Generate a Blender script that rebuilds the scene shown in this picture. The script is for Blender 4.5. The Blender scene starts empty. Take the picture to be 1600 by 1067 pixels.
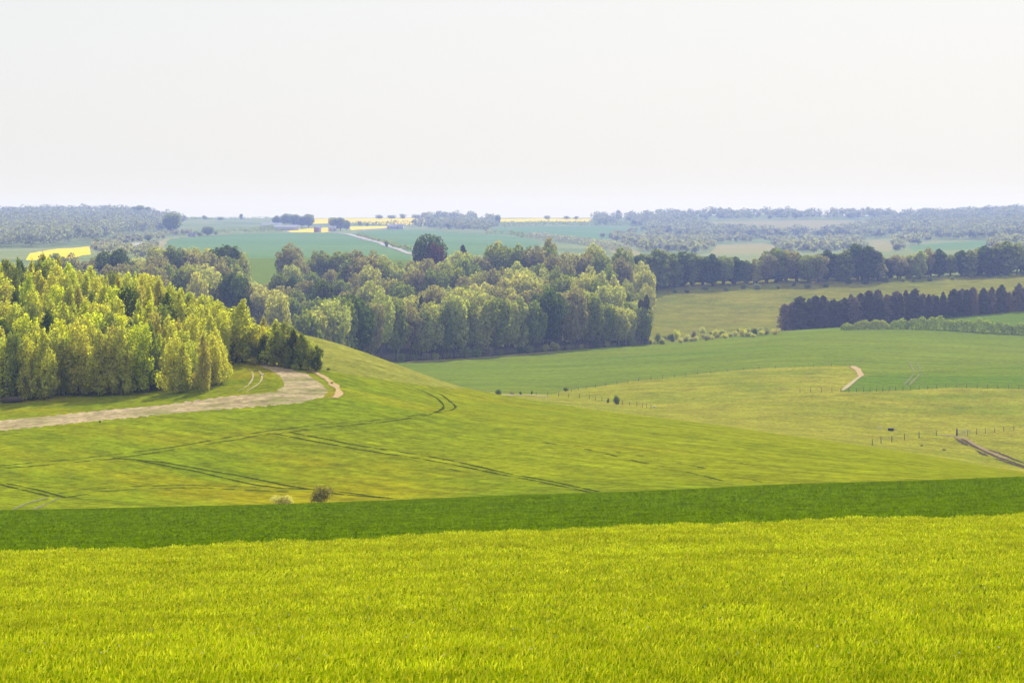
import bpy, math, random
import numpy as np
from math import radians, pi

random.seed(7)
RNG = np.random.default_rng(7)
SC = bpy.context.scene
COL = SC.collection

# ------------------------------------------------------------------ camera, world, sun, exposure
F = 3600.0            # focal length in photo pixels (photo 1600 wide)
CX, HROW = 800.0, 345.0   # horizon row of the level camera
cam_d = bpy.data.cameras.new('camera')
cam_d.sensor_width = 36.0
cam_d.lens = 36.0 * F / 1600.0
cam_d.shift_y = -(533.5 - HROW) / 1600.0
cam_d.clip_start = 0.5
cam_d.clip_end = 20000
cam = bpy.data.objects.new('camera', cam_d)
cam.location = (0, 0, 0)
cam.rotation_euler = (pi / 2, 0, 0)
COL.objects.link(cam)
SC.camera = cam

SUN_EL, SUN_AZ = 42.0, 16.0    # azimuth to the right of the view direction (+Y)
SKY_STRENGTH = 0.13
world = bpy.data.worlds.new('World')
SC.world = world
world.use_nodes = True
wn, wl = world.node_tree.nodes, world.node_tree.links
wn.clear()
wo = wn.new('ShaderNodeOutputWorld')
wb = wn.new('ShaderNodeBackground')
sky = wn.new('ShaderNodeTexSky')
sky.sky_type = 'NISHITA'
sky.sun_disc = False
sky.sun_elevation = radians(SUN_EL)
sky.sun_rotation = radians(SUN_AZ)
sky.dust_density = 3.0
sky.air_density = 1.0
wb.inputs['Strength'].default_value = SKY_STRENGTH
# thin bright cloud veil over the whole sky: pale grey white, only the clear blue shows faintly through
veil = wn.new('ShaderNodeMixRGB')
veil.inputs[0].default_value = 0.93
veil.inputs[2].default_value = (2.84, 2.92, 3.04, 1)
wl.new(sky.outputs[0], veil.inputs[1])
# low sky tinted brighter and warmer, added to offset the blue haze
wg = wn.new('ShaderNodeNewGeometry'); ws = wn.new('ShaderNodeSeparateXYZ')
wl.new(wg.outputs['Incoming'], ws.inputs[0])
wa = wn.new('ShaderNodeMath'); wa.operation = 'ABSOLUTE'; wl.new(ws.outputs[2], wa.inputs[0])
wx = wn.new('ShaderNodeMath'); wx.operation = 'MAXIMUM'; wx.inputs[1].default_value = 0.008; wl.new(wa.outputs[0], wx.inputs[0])
wd = wn.new('ShaderNodeMath'); wd.operation = 'DIVIDE'; wd.inputs[0].default_value = 0.008; wl.new(wx.outputs[0], wd.inputs[1])
wm = wn.new('ShaderNodeMixRGB'); wm.blend_type = 'MIX'
wm.inputs[1].default_value = (1, 1, 1, 1); wm.inputs[2].default_value = (1.48, 1.32, .78, 1)
wl.new(wd.outputs[0], wm.inputs[0])
wt = wn.new('ShaderNodeMixRGB'); wt.blend_type = 'MULTIPLY'; wt.inputs[0].default_value = 1
wl.new(veil.outputs[0], wt.inputs[1]); wl.new(wm.outputs[0], wt.inputs[2])
wl.new(wt.outputs[0], wb.inputs['Color'])
wl.new(wb.outputs[0], wo.inputs[0])

sd = bpy.data.lights.new('sun', 'SUN')
sd.energy = 4.7
sd.angle = radians(0.6)
sd.color = (1.0, 0.95, 0.86)
sun = bpy.data.objects.new('sun', sd)
sun.rotation_euler = (radians(90 - SUN_EL), 0, radians(180 - SUN_AZ))
COL.objects.link(sun)
# direction check: lamp shines along local -Z; light comes from +Y (front), a little from the right
SC.view_settings.view_transform = 'Standard'
SC.view_settings.look = 'None'
SC.view_settings.exposure = 1.03
SC.view_settings.gamma = 1
SC.cycles.use_denoising = True
SC.cycles.max_bounces = 6
SC.cycles.diffuse_bounces = 2
SC.cycles.transmission_bounces = 3
SC.cycles.volume_bounces = 0
SC.cycles.transparent_max_bounces = 4

# ------------------------------------------------------------------ materials
def srgb(r, g, b):
    f = lambda c: ((c / 255.0) / 12.92) if c / 255.0 <= 0.04045 else (((c / 255.0) + 0.055) / 1.055) ** 2.4
    return (f(r), f(g), f(b), 1.0)

def new_mat(name):
    m = bpy.data.materials.new(name)
    m.use_nodes = True
    n, l = m.node_tree.nodes, m.node_tree.links
    n.clear()
    out = n.new('ShaderNodeOutputMaterial')
    return m, n, l, out

def field_mat(name, base, second, third=None, s1=0.05, s2=0.4, s3=0.012, stretch=1.0, rot=0.0, streak=0.0, bump=0.3, bscale=2.0, bdist=0.3,
              fleck=None, fleck_amt=0.0, det_scale=0.35, det_amt=0.25, fine=0.4, third_at=(.5, .68)):
    """soil or crop: large drifts of colour, streaks along the drilling rows (direction rot), mottling, fine grain, bump"""
    m, n, l, out = new_mat(name)
    tc = n.new('ShaderNodeNewGeometry')
    def mapped(k):
        mp = n.new('ShaderNodeMapping'); mp.vector_type = 'TEXTURE'
        mp.inputs['Rotation'].default_value = (0, 0, rot)
        mp.inputs['Scale'].default_value = (k, 1, 1)
        l.new(tc.outputs['Position'], mp.inputs[0])
        return mp.outputs[0]
    def noise(scale, src, det=8, rough=0.6):
        t = n.new('ShaderNodeTexNoise')
        t.inputs['Scale'].default_value = scale
        t.inputs['Detail'].default_value = det
        t.inputs['Roughness'].default_value = rough
        l.new(src, t.inputs['Vector'])
        return t.outputs[0]
    def ramp(src, a, b, lo=0.0, hi=1.0):
        r = n.new('ShaderNodeMapRange')
        r.inputs[1].default_value, r.inputs[2].default_value = a, b
        r.inputs[3].default_value, r.inputs[4].default_value = lo, hi
        l.new(src, r.inputs[0])
        return r.outputs[0]
    def mix(fac, a, b, mode='MIX'):
        x = n.new('ShaderNodeMixRGB')
        x.blend_type = mode
        if isinstance(fac, float): x.inputs[0].default_value = fac
        else: l.new(fac, x.inputs[0])
        for i, v in ((1, a), (2, b)):
            if isinstance(v, tuple): x.inputs[i].default_value = v
            else: l.new(v, x.inputs[i])
        return x.outputs[0]
    pos = tc.outputs['Position']
    c = mix(ramp(noise(s1, mapped(stretch)), 0.36, 0.64), base, second)
    if third:
        c = mix(ramp(noise(s3, mapped(max(1.0, stretch * .6)), 6, .65), *third_at), c, third)
    if streak > 0:
        c = mix(1.0, c, ramp(noise(s2, mapped(14.0), 4, .7), 0.32, 0.68, 1 - streak, 1 + streak), 'MULTIPLY')
    c = mix(1.0, c, ramp(noise(det_scale, mapped(max(1.0, stretch * .5)), 5, 0.7), 0.3, 0.7, 1 - det_amt, 1 + det_amt), 'MULTIPLY')
    c = mix(1.0, c, ramp(noise(1.0, mapped(max(1.0, stretch * .4)), 5, 0.8), 0.34, 0.66, 1 - fine, 1 + fine), 'MULTIPLY')
    if fleck:
        c = mix(ramp(noise(0.5, pos, 8, 0.8), 0.62 - 0.12 * fleck_amt, 0.66), c, fleck)
    bs = n.new('ShaderNodeBsdfDiffuse')
    bs.inputs['Roughness'].default_value = 0.6
    l.new(c, bs.inputs['Color'])
    bp = n.new('ShaderNodeBump')
    bp.inputs['Strength'].default_value = bump
    bp.inputs['Distance'].default_value = bdist
    l.new(noise(bscale, pos, 6, 0.7), bp.inputs['Height'])
    l.new(bp.outputs[0], bs.inputs['Normal'])
    l.new(bs.outputs[0], out.inputs[0])
    return m

def leaf_mat(name, col, trans=0.34, var=0.22, hue=0.012):
    m, n, l, out = new_mat(name)
    oi = n.new('ShaderNodeObjectInfo')
    g = n.new('ShaderNodeNewGeometry')
    hs = n.new('ShaderNodeHueSaturation')
    mr = n.new('ShaderNodeMapRange'); mr.inputs[3].default_value = 1 - var; mr.inputs[4].default_value = 1 + var
    mh = n.new('ShaderNodeMapRange'); mh.inputs[3].default_value = 0.5 - hue; mh.inputs[4].default_value = 0.5 + hue
    l.new(g.outputs['Random Per Island'], mr.inputs[0])
    l.new(oi.outputs['Random'], mh.inputs[0])
    l.new(mr.outputs[0], hs.inputs['Value'])
    l.new(mh.outputs[0], hs.inputs['Hue'])
    hs.inputs['Color'].default_value = col
    d = n.new('ShaderNodeBsdfDiffuse')
    t = n.new('ShaderNodeBsdfTranslucent')
    l.new(hs.outputs[0], d.inputs[0])
    # light passing through a leaf is yellower and stronger than light bounced off it
    tb = n.new('ShaderNodeMixRGB'); tb.blend_type = 'MULTIPLY'; tb.inputs[0].default_value = 1
    tb.inputs[2].default_value = (1.7, 1.6, 0.4, 1)
    l.new(hs.outputs[0], tb.inputs[1]); l.new(tb.outputs[0], t.inputs[0])
    mx = n.new('ShaderNodeMixShader')
    mx.inputs[0].default_value = trans
    l.new(d.outputs[0], mx.inputs[1]); l.new(t.outputs[0], mx.inputs[2])
    l.new(mx.outputs[0], out.inputs[0])
    return m

def plain_mat(name, col, rough=0.85, col2=None, scale=6.0):
    m, n, l, out = new_mat(name)
    bs = n.new('ShaderNodeBsdfPrincipled')
    bs.inputs['Roughness'].default_value = rough
    bs.inputs['Specular IOR Level'].default_value = 0.0 if rough > .8 else .3
    tc = n.new('ShaderNodeTexCoord')
    t = n.new('ShaderNodeTexNoise'); t.inputs['Scale'].default_value = scale; t.inputs['Detail'].default_value = 5
    l.new(tc.outputs['Object'], t.inputs['Vector'])
    x = n.new('ShaderNodeMixRGB')
    x.inputs[1].default_value = col
    x.inputs[2].default_value = col2 or tuple([c * 0.6 for c in col[:3]] + [1])
    l.new(t.outputs[0], x.inputs[0]); l.new(x.outputs[0], bs.inputs['Base Color'])
    l.new(bs.outputs[0], out.inputs[0])
    return m

def C3(r, g, b): return (r, g, b, 1.0)

M = {}
ROW = radians(-50)
M['barley_soil'] = field_mat('barley_soil', C3(.10, .125, .004), C3(.14, .16, .005), bump=.4, s1=.3)
M['dark_canopy'] = field_mat('dark_canopy', C3(0.077, 0.1452, 0.001), C3(0.099, 0.1755, 0.001), s1=.12, bump=.6, bscale=3, bdist=.3)
M['crop'] = field_mat('crop', C3(0.1637, 0.2149, 0.001843), C3(0.2229, 0.2401, 0.004147), C3(0.3221, 0.2603, 0.001382), s1=.03, s2=.5, s3=.022, stretch=4.0,
                      rot=ROW, streak=.24, bump=.5, bscale=1.2, bdist=.35, det_amt=.26, fine=.38, third_at=(.50, .72))
M['hill_pasture'] = field_mat('hill_pasture', C3(0.2278, 0.2349, 0.0286), C3(0.2767, 0.2673, 0.0416), s1=.06, stretch=3, rot=radians(-20), streak=.12, bump=.6, bscale=.9, det_amt=.25)
M['bare_soil'] = field_mat('bare_soil', C3(0.4032, 0.3168, 0.156), C3(0.5712, 0.4335, 0.2652), C3(0.2184, 0.2334, 0.0624), s1=.25, bump=.9, bscale=1.2, bdist=.4, s3=.1,
                           det_scale=.8, det_amt=.5, fine=.4, fleck=C3(0.1512, 0.1667, 0.039), fleck_amt=1.0)
M['verge'] = field_mat('verge', C3(0.1522, 0.1958, 0.004), C3(0.2175, 0.232, 0.006), C3(0.29, 0.2392, 0.005), s1=.1, bump=.6, s3=.06, det_amt=.3)
M['green_field'] = field_mat('green_field', C3(0.1302, 0.1932, 0.00512), C3(0.1778, 0.2151, 0.0064), C3(0.0889, 0.1621, 0.00512), s1=.012, s2=.12, stretch=5,
                             rot=radians(8), streak=.14, bump=.3, s3=.006, det_amt=.16, det_scale=.12)
M['lower_field'] = field_mat('lower_field', C3(0.1165, 0.1872, 0.00144), C3(0.1464, 0.195, 0.0018), s1=.02, s2=.12, stretch=4, rot=radians(5), streak=.12, bump=.3, det_amt=.16)
M['pasture'] = field_mat('pasture', C3(0.2567, 0.2615, 0.008), C3(0.32, 0.2946, 0.02), C3(0.1846, 0.2303, 0.006), s1=.035, bump=.8, bscale=.35, bdist=1.2, s3=.03, stretch=2.5,
                         rot=radians(10), det_scale=.14, det_amt=.30, fine=.45)
M['slope'] = field_mat('slope', C3(0.1843, 0.1899, 0.01), C3(0.2345, 0.2157, 0.018), C3(0.1508, 0.1738, 0.01), s1=.03, bump=.6, bscale=.4, bdist=1.0, det_scale=.1, det_amt=.3)
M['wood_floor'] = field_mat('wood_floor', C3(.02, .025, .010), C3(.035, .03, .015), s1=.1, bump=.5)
M['bright_field'] = field_mat('bright_field', C3(0.119, 0.182, 0.005), C3(0.14, 0.195, 0.008), s1=.01, bump=.1, det_amt=.08)
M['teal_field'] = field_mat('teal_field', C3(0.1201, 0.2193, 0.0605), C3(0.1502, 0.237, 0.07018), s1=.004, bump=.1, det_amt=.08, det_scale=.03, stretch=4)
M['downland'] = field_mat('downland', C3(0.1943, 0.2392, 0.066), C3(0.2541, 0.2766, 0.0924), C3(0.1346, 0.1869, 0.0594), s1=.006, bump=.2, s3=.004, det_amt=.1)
M['rape'] = field_mat('rape', C3(0.8576, 0.6037, 0.003), C3(0.7746, 0.5584, 0.004), s1=.01, bump=.1, det_amt=.06)
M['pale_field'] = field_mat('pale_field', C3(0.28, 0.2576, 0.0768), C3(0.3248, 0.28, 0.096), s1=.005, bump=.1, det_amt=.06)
M['chalk'] = plain_mat('chalk', C3(.31, .26, .14), col2=C3(.24, .20, .10), scale=.3)
M['orange_soil'] = plain_mat('orange_soil', C3(.33, .24, .12), col2=C3(.27, .19, .09), scale=.3)
M['road_far'] = plain_mat('road_far', C3(.34, .31, .28), scale=.05)
M['rut'] = plain_mat('rut', C3(.055, .072, .002), col2=C3(.025, .033, .001), scale=.8)  # soil between the crop, with the crop's shade put into the dark colour
M['earth'] = plain_mat('earth', C3(.20, .15, .07), col2=C3(.14, .115, .045), scale=.5)
M['rut_mud'] = plain_mat('rut_mud', C3(.085, .06, .032), col2=C3(.04, .03, .016), scale=.8)
M['rut_pale'] = plain_mat('rut_pale', C3(.19, .18, .08), scale=.4)
M['bark'] = plain_mat('bark', C3(.13, .11, .085), col2=C3(.06, .05, .045), scale=2)
M['bark_pale'] = plain_mat('bark_pale', C3(.28, .25, .20), col2=C3(.12, .10, .08), scale=2)
M['post'] = plain_mat('post', C3(.19, .165, .10), scale=4)
M['wire'] = plain_mat('wire', C3(.15, .15, .14))
M['white'] = plain_mat('white', C3(.50, .48, .45))
M['brick'] = plain_mat('brick', C3(.32, .16, .11))
M['slate'] = plain_mat('slate', C3(.14, .15, .18))
M['metal_dark'] = plain_mat('metal_dark', C3(.03, .035, .03), rough=.5)
M['metal_pale'] = plain_mat('metal_pale', C3(.32, .33, .33), rough=.9)

LEAF = {
    'fresh yellow green': leaf_mat('leaf_young', C3(.41, .43, .075), trans=.44),
    'bright lime green': leaf_mat('leaf_lime', C3(.42, .47, .03), trans=.44),
    'olive brown': leaf_mat('leaf_olive', C3(.35, .33, .09), trans=.4),
    'deep green': leaf_mat('leaf_deep', C3(.070, .105, .010)),
    'mid green': leaf_mat('leaf_mid', C3(.19, .23, .055)),
    'pale green': leaf_mat('leaf_pale', C3(.36, .38, .13)),
    'greyish brown': leaf_mat('leaf_brown', C3(.25, .235, .12)),
    'silvery': leaf_mat('leaf_silver', C3(.44, .44, .17)),
    'purple': leaf_mat('leaf_purple', C3(.10, .045, .055)),
    'conifer': leaf_mat('leaf_conifer', C3(.085, .085, .040), trans=.15),
    'rusty conifer': leaf_mat('leaf_conifer_rust', C3(.19, .15, .10), trans=.2),
    'dead twig': leaf_mat('leaf_twig', C3(.20, .18, .045), trans=.35),
    'hedge green': leaf_mat('leaf_hedge', C3(.31, .36, .04), trans=.12),
    'hazy green': leaf_mat('leaf_hazy', C3(.20, .22, .22)),  # distance haze put into this leaf colour and the next: paler, bluer
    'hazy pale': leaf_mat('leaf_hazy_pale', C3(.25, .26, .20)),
}

# ------------------------------------------------------------------ terrain: ridges and valleys, as distance/level lines
PXT = np.arange(-900.0, 2501.0, 4.0)
def line(ypts, rpts):
    a = np.array(sorted(ypts.items()), float); b = np.array(sorted(rpts.items()), float)
    ly = np.interp(PXT, a[:, 0], np.log(a[:, 1])); lr = np.interp(PXT, b[:, 0], b[:, 1])
    k = np.exp(-0.5 * (np.arange(-24, 25) / 9.0) ** 2); k /= k.sum()
    pad = lambda v: np.concatenate([v[0] + (np.arange(-24, 0)) * (v[1] - v[0]), v, v[-1] + np.arange(1, 25) * (v[-1] - v[-2])])
    return np.convolve(pad(ly), k, 'valid'), np.convolve(pad(lr), k, 'valid')

def tilt(r0, r1600): return {-800: r0 - (r1600 - r0) * .5, 0: r0, 1600: r1600, 2400: r1600 + (r1600 - r0) * .5}
LINES = [
    line({0: 2.0}, {0: 345 + F * 1.6}),
    line({0: 6.0}, {0: 345 + F * 0.62}),
    line({0: 14.0}, {0: 345 + F * 0.314}),
    line({0: 30.0}, {0: 345 + F * 0.203}),
    line({0: 55.0}, tilt(345 + F * 0.1655, 345 + F * 0.155)),
    line({0: 82.0, 1600: 92.0}, {0: 866, 400: 849, 800: 831, 1200: 815, 1600: 806}),
    line({0: 112.0, 1600: 118.0}, {0: 826, 800: 798, 1600: 771}),
    line({0: 145.0}, {-400: 806, 0: 798, 400: 789, 600: 782, 800: 774, 1000: 767, 1200: 758, 1400: 752, 1600: 745, 2000: 730}),
    line({0: 188.0}, {0: 838, 800: 815, 1600: 795}),
    line({0: 228.0, 1600: 224}, {-400: 812, 0: 799, 400: 789, 800: 774, 1200: 758, 1600: 752}),
    line({0: 288, 400: 308, 720: 310, 860: 298, 1100: 276, 1400: 254, 1600: 243},
         {-300: 712, 0: 690, 250: 662, 400: 650, 500: 640, 620: 644, 720: 655, 860: 670, 1100: 700, 1400: 728, 1600: 745}),
    line({0: 332, 400: 348, 480: 362, 720: 358, 860: 342, 1100: 312, 1400: 280, 1600: 262},
         {-300: 650, 0: 636, 100: 628, 350: 604, 420: 588, 480: 582, 520: 584, 620: 602, 720: 624, 860: 643, 1100: 670, 1400: 709, 1600: 741}),
    line({0: 480, 400: 432, 480: 422, 720: 402, 860: 385, 1100: 345, 1400: 305, 1600: 282},
         {-300: 455, 0: 474, 200: 490, 400: 512, 480: 523, 560: 545, 640: 577, 720: 608, 780: 618, 860: 631, 960: 644, 1100: 661, 1300: 688, 1400: 703, 1600: 737, 1900: 775}),
    line({0: 610, 400: 600, 640: 540, 720: 505, 860: 450, 1100: 405, 1400: 365, 1600: 345},
         {0: 558, 400: 600, 560: 615, 640: 628, 720: 640, 860: 655, 1100: 686, 1400: 724, 1600: 758}),
    line({0: 700, 400: 680, 640: 630, 720: 600, 860: 560, 960: 545, 1100: 505, 1400: 460, 1600: 440},
         {0: 545, 400: 588, 640: 607, 720: 612, 800: 613, 860: 621, 960: 636, 1100: 658, 1300: 684, 1400: 699, 1600: 730}),
    line({0: 760, 400: 740, 640: 700, 800: 660, 1000: 650, 1200: 645, 1400: 630, 1600: 620},
         {0: 528, 400: 574, 640: 585, 720: 592, 860: 600, 1000: 593, 1200: 588, 1330: 592, 1400: 602, 1600: 607, 1900: 612}),
    line({0: 800, 640: 762, 800: 790, 1020: 850, 1220: 890, 1400: 900, 1600: 880},
         {0: 510, 400: 556, 640: 566.5, 720: 561, 860: 552.5, 1020: 540.5, 1100: 532, 1220: 520.5, 1320: 515, 1450: 514, 1600: 522.5, 1800: 535}),
    line({0: 900, 640: 900, 800: 920, 1020: 935, 1220: 950, 1400: 962, 1600: 980},
         {0: 480, 400: 520, 640: 525, 800: 520, 1020: 524, 1220: 517, 1400: 505, 1600: 486, 1900: 465}),
    line({0: 1140, 400: 1090, 1020: 1120, 1220: 1150, 1600: 1200},
         {0: 430, 400: 450, 640: 455, 800: 460, 1020: 464, 1220: 451, 1400: 443, 1600: 432, 1900: 415}),
    line({0: 1165, 400: 1115, 1020: 1143, 1220: 1173, 1600: 1223}, {0: 428, 400: 447, 640: 452, 800: 457, 960: 456, 1020: 451, 1220: 440, 1400: 435, 1600: 427, 1900: 410}),
    line({0: 1420}, {0: 406, 250: 402, 400: 404, 600: 405, 800: 415, 1000: 425, 1600: 412}),
    line({0: 1900}, {0: 388, 400: 386, 640: 386, 800: 388, 1000: 398, 1300: 398, 1600: 388}),
    line({0: 2550}, {0: 364, 250: 367, 400: 366, 640: 366, 800: 370, 1000: 379, 1300: 380, 1600: 368}),
    line({0: 3200}, {0: 346, 200: 349, 400: 354, 800: 355, 1000: 360, 1200: 358, 1300: 359, 1600: 348}),
    line({0: 4000}, {0: 335, 120: 336, 210: 333, 290: 341, 400: 342, 640: 340.5, 900: 341, 1000: 340, 1080: 337, 1200: 335, 1320: 337, 1430: 338, 1540: 334, 1640: 332}),
    line({0: 4700}, {0: 346}),
]
LY = np.array([a for a, b in LINES]); LR = np.array([b for a, b in LINES]); NK = len(LINES)
for k in range(1, NK): LY[k] = np.maximum(LY[k], LY[k - 1] + 0.015)

def rowat(px, ly):
    px = np.asarray(px, float); ly = np.asarray(ly, float)
    shp = np.broadcast(px, ly).shape
    px = np.broadcast_to(px, shp).ravel(); ly = np.broadcast_to(ly, shp).ravel()
    out = np.empty(px.size)
    for s in range(0, px.size, 40000):
        p = px[s:s + 40000]; v = ly[s:s + 40000]
        t = np.clip((p - PXT[0]) / 4.0, 0, len(PXT) - 1.001); i = t.astype(int); f = t - i
        Y = LY[:, i] * (1 - f) + LY[:, i + 1] * f
        R = LR[:, i] * (1 - f) + LR[:, i + 1] * f
        h = np.diff(Y, axis=0); d = np.diff(R, axis=0) / h
        m = np.zeros_like(Y)
        w1 = 2 * h[1:] + h[:-1]; w2 = h[1:] + 2 * h[:-1]
        same = d[1:] * d[:-1] > 0
        with np.errstate(divide='ignore', invalid='ignore'):
            mm = (w1 + w2) / (w1 / d[:-1] + w2 / d[1:])
        m[1:-1] = np.where(same, mm, 0.0)
        m[0] = d[0]; m[-1] = d[-1]
        k = np.clip((Y <= v).sum(0) - 1, 0, NK - 2); j = np.arange(len(p))
        hh = h[k, j]; x = np.clip((v - Y[k, j]) / hh, 0, 1)
        r = (R[k, j] * (1 + 2 * x) * (1 - x) ** 2 + m[k, j] * hh * x * (1 - x) ** 2
             + R[k + 1, j] * x * x * (3 - 2 * x) + m[k + 1, j] * hh * x * x * (x - 1))
        out[s:s + 40000] = r
    return out.reshape(shp)

def relief(x, y):
    a = np.clip((y - 250) / 250, 0, 1)
    z = (np.sin(x * .021 + 1.3) * np.sin(y * .017 + .4) + .6 * np.sin(x * .047 + y * .031) + .4 * np.sin(x * .09 - y * .08 + 2)
         + .25 * np.sin(x * .21 + y * .12) * np.sin(y * .16))
    return z * (.05 + .22 * a) * np.clip((y - 190) / 60, 0, 1)

CROP_H = 0.40
def P(px, Y):
    """ground point (world x,y,z) from bearing px and distance Y"""
    px = np.asarray(px, float); Y = np.asarray(Y, float)
    r = rowat(px, np.log(Y))
    x = (px - CX) / F * Y
    z = -(r - HROW) / F * Y + relief(x, Y)
    z = z - CROP_H * np.clip((205 - Y) / 50, 0, 1)
    return np.stack(np.broadcast_arrays(x, Y, z), -1)

def solve(px, row, y0, y1):
    """first distance between y0 and y1 at which the ground seen at bearing px reaches the given level"""
    L = np.linspace(math.log(y0), math.log(y1), 700)
    r = rowat(np.full(700, float(px)), L)
    ok = np.nonzero(r <= row)[0]
    if len(ok) == 0: return math.exp(L[int(np.argmin(r))])
    i = ok[0]
    if i == 0: return y0
    f = (r[i - 1] - row) / max(r[i - 1] - r[i], 1e-9)
    return math.exp(L[i - 1] + f * (L[i] - L[i - 1]))

BAND = {'F': (20, 150), 'M': (205, 485), 'V': (430, 1250), 'D': (1260, 4200)}
def ydist(px, row, b):
    y0, y1 = BAND[b]
    if b == 'M':
        cr = math.exp(np.interp(px, PXT, LY[12])); y1 = cr
    if b == 'V':
        y0 = math.exp(np.interp(px, PXT, LY[13]))
    return solve(px, row, y0, y1)

def poly(pts, step=12):
    """pts: (px,row,band) or (px,'Y',dist) -> densified polygon in (px, lnY*K) space"""
    out = []
    n = len(pts)
    for i in range(n):
        a, b = pts[i], pts[(i + 1) % n]
        va = isinstance(a[1], str); vb = isinstance(b[1], str)
        if not va and not vb and a[2] == b[2]:
            m = max(1, int(max(abs(b[0] - a[0]) / step, abs(b[1] - a[1]) / 4)))
            for j in range(m):
                t = j / m
                px = a[0] + (b[0] - a[0]) * t
                out.append((px, math.log(ydist(px, a[1] + (b[1] - a[1]) * t, a[2]))))
        else:
            out.append((a[0], math.log(a[2] if va else ydist(a[0], a[1], a[2]))))
    return np.array(out)

KV = 600.0   # scale of lnY against px in the parameter space
def sdf_poly(q, pl):
    x, y = q[:, 0], q[:, 1] * KV
    d2 = np.full(len(q), 1e18); ins = np.zeros(len(q), bool)
    X, Y = pl[:, 0], pl[:, 1] * KV
    for i in range(len(pl)):
        j = (i + 1) % len(pl)
        ax, ay, bx, by = X[i], Y[i], X[j], Y[j]
        ex, ey = bx - ax, by - ay
        L = ex * ex + ey * ey + 1e-12
        t = np.clip(((x - ax) * ex + (y - ay) * ey) / L, 0, 1)
        d2 = np.minimum(d2, (x - ax - t * ex) ** 2 + (y - ay - t * ey) ** 2)
        c = ((ay > y) != (by > y))
        if abs(by - ay) > 1e-12:
            ins ^= c & (x < ax + (y - ay) * ex / (by - ay))
    return np.where(ins, 1, -1) * np.sqrt(d2)

def split(tris, fn):
    """clip triangles (N,3,2) by the zero line of fn -> inside, outside"""
    q, inv = np.unique(np.round(tris.reshape(-1, 2), 9), axis=0, return_inverse=True)
    d = fn(q)[inv.ravel()].reshape(-1, 3)
    d[np.abs(d) < 1e-7] = 1e-7
    pos = (d > 0).sum(1)
    A, B = [tris[pos == 3]], [tris[pos == 0]]
    for cnt, one, two in ((1, A, B), (2, B, A)):
        s = pos == cnt
        if not s.any(): continue
        t, dd = tris[s], d[s]
        k = np.argmax(dd > 0, 1) if cnt == 1 else np.argmax(dd < 0, 1)
        r = np.arange(len(t)); i0, i1, i2 = k, (k + 1) % 3, (k + 2) % 3
        a, b, c = t[r, i0], t[r, i1], t[r, i2]
        da, db, dc = dd[r, i0][:, None], dd[r, i1][:, None], dd[r, i2][:, None]
        ab = a + (b - a) * da / (da - db); ac = a + (c - a) * da / (da - dc)
        one.append(np.stack([a, ab, ac], 1))
        two.append(np.stack([ab, b, c], 1)); two.append(np.stack([ab, c, ac], 1))
    return np.concatenate(A), np.concatenate(B)

def np_mesh(name, verts, faces, nside):
    me = bpy.data.meshes.new(name)
    nf = len(faces)
    me.vertices.add(len(verts)); me.vertices.foreach_set('co', np.ascontiguousarray(verts, np.float32).ravel())
    me.loops.add(nf * nside); me.loops.foreach_set('vertex_index', np.ascontiguousarray(faces, np.int32).ravel())
    me.polygons.add(nf)
    me.polygons.foreach_set('loop_start', np.arange(0, nf * nside, nside, dtype=np.int32))
    me.update(calc_edges=True)
    return me

def link(name, me, mat=None, parent=None, smooth=False):
    o = bpy.data.objects.new(name, me)
    COL.objects.link(o)
    if mat: me.materials.append(mat)
    if parent: o.parent = parent
    if smooth: me.polygons.foreach_set('use_smooth', np.ones(len(me.polygons), bool))
    return o

def tag(o, label=None, cat=None, group=None, kind=None):
    if label: o['label'] = label
    if cat: o['category'] = cat
    if group: o['group'] = group
    if kind: o['kind'] = kind
    return o

def ground_obj(name, tris, mat, label, cat='ground'):
    q, inv = np.unique(np.round(tris.reshape(-1, 2), 9), axis=0, return_inverse=True)
    f = inv.reshape(-1, 3)
    f = f[(f[:, 0] != f[:, 1]) & (f[:, 1] != f[:, 2]) & (f[:, 0] != f[:, 2])]
    me = np_mesh(name, P(q[:, 0], np.exp(q[:, 1])), f, 3)
    o = link(name, me, mat, smooth=True)
    return tag(o, label, cat, kind='structure')

us = np.arange(-460, 2061, 5.0)
vs = np.concatenate([np.linspace(math.log(2.5), math.log(150), 90, endpoint=False), np.linspace(math.log(150), math.log(1350), 300, endpoint=False),
                     np.linspace(math.log(1350), math.log(4650), 130)])
U, V = np.meshgrid(us, vs, indexing='ij')
g = np.stack([U, V], -1)
a, b, c, d = g[:-1, :-1], g[1:, :-1], g[1:, 1:], g[:-1, 1:]
rest = np.concatenate([np.stack([a, b, c], 2).reshape(-1, 3, 2), np.stack([a, c, d], 2).reshape(-1, 3, 2)])
for side in (np.linspace(-5460, -460, 51), np.linspace(2060, 7060, 51)):   # the near field runs on to both sides
    U, V = np.meshgrid(side, vs[:100], indexing='ij')
    g = np.stack([U, V], -1)
    a, b, c, d = g[:-1, :-1], g[1:, :-1], g[1:, 1:], g[:-1, 1:]
    rest = np.concatenate([rest, np.stack([a, b, c], 2).reshape(-1, 3, 2), np.stack([a, c, d], 2).reshape(-1, 3, 2)])

def take(name, mat, label, fn, box=None, cat='field'):
    global rest
    if box is not None:
        lo, hi = rest.min(1), rest.max(1)
        near = (hi[:, 0] >= box[0]) & (lo[:, 0] <= box[1]) & (hi[:, 1] >= box[2]) & (lo[:, 1] <= box[3])
        ins, outs = split(rest[near], fn)
        rest = np.concatenate([rest[~near], outs])
    else:
        ins, rest = split(rest, fn)
    return ground_obj(name, ins, M[mat] if isinstance(mat, str) else mat, label, cat) if len(ins) else None

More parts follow.
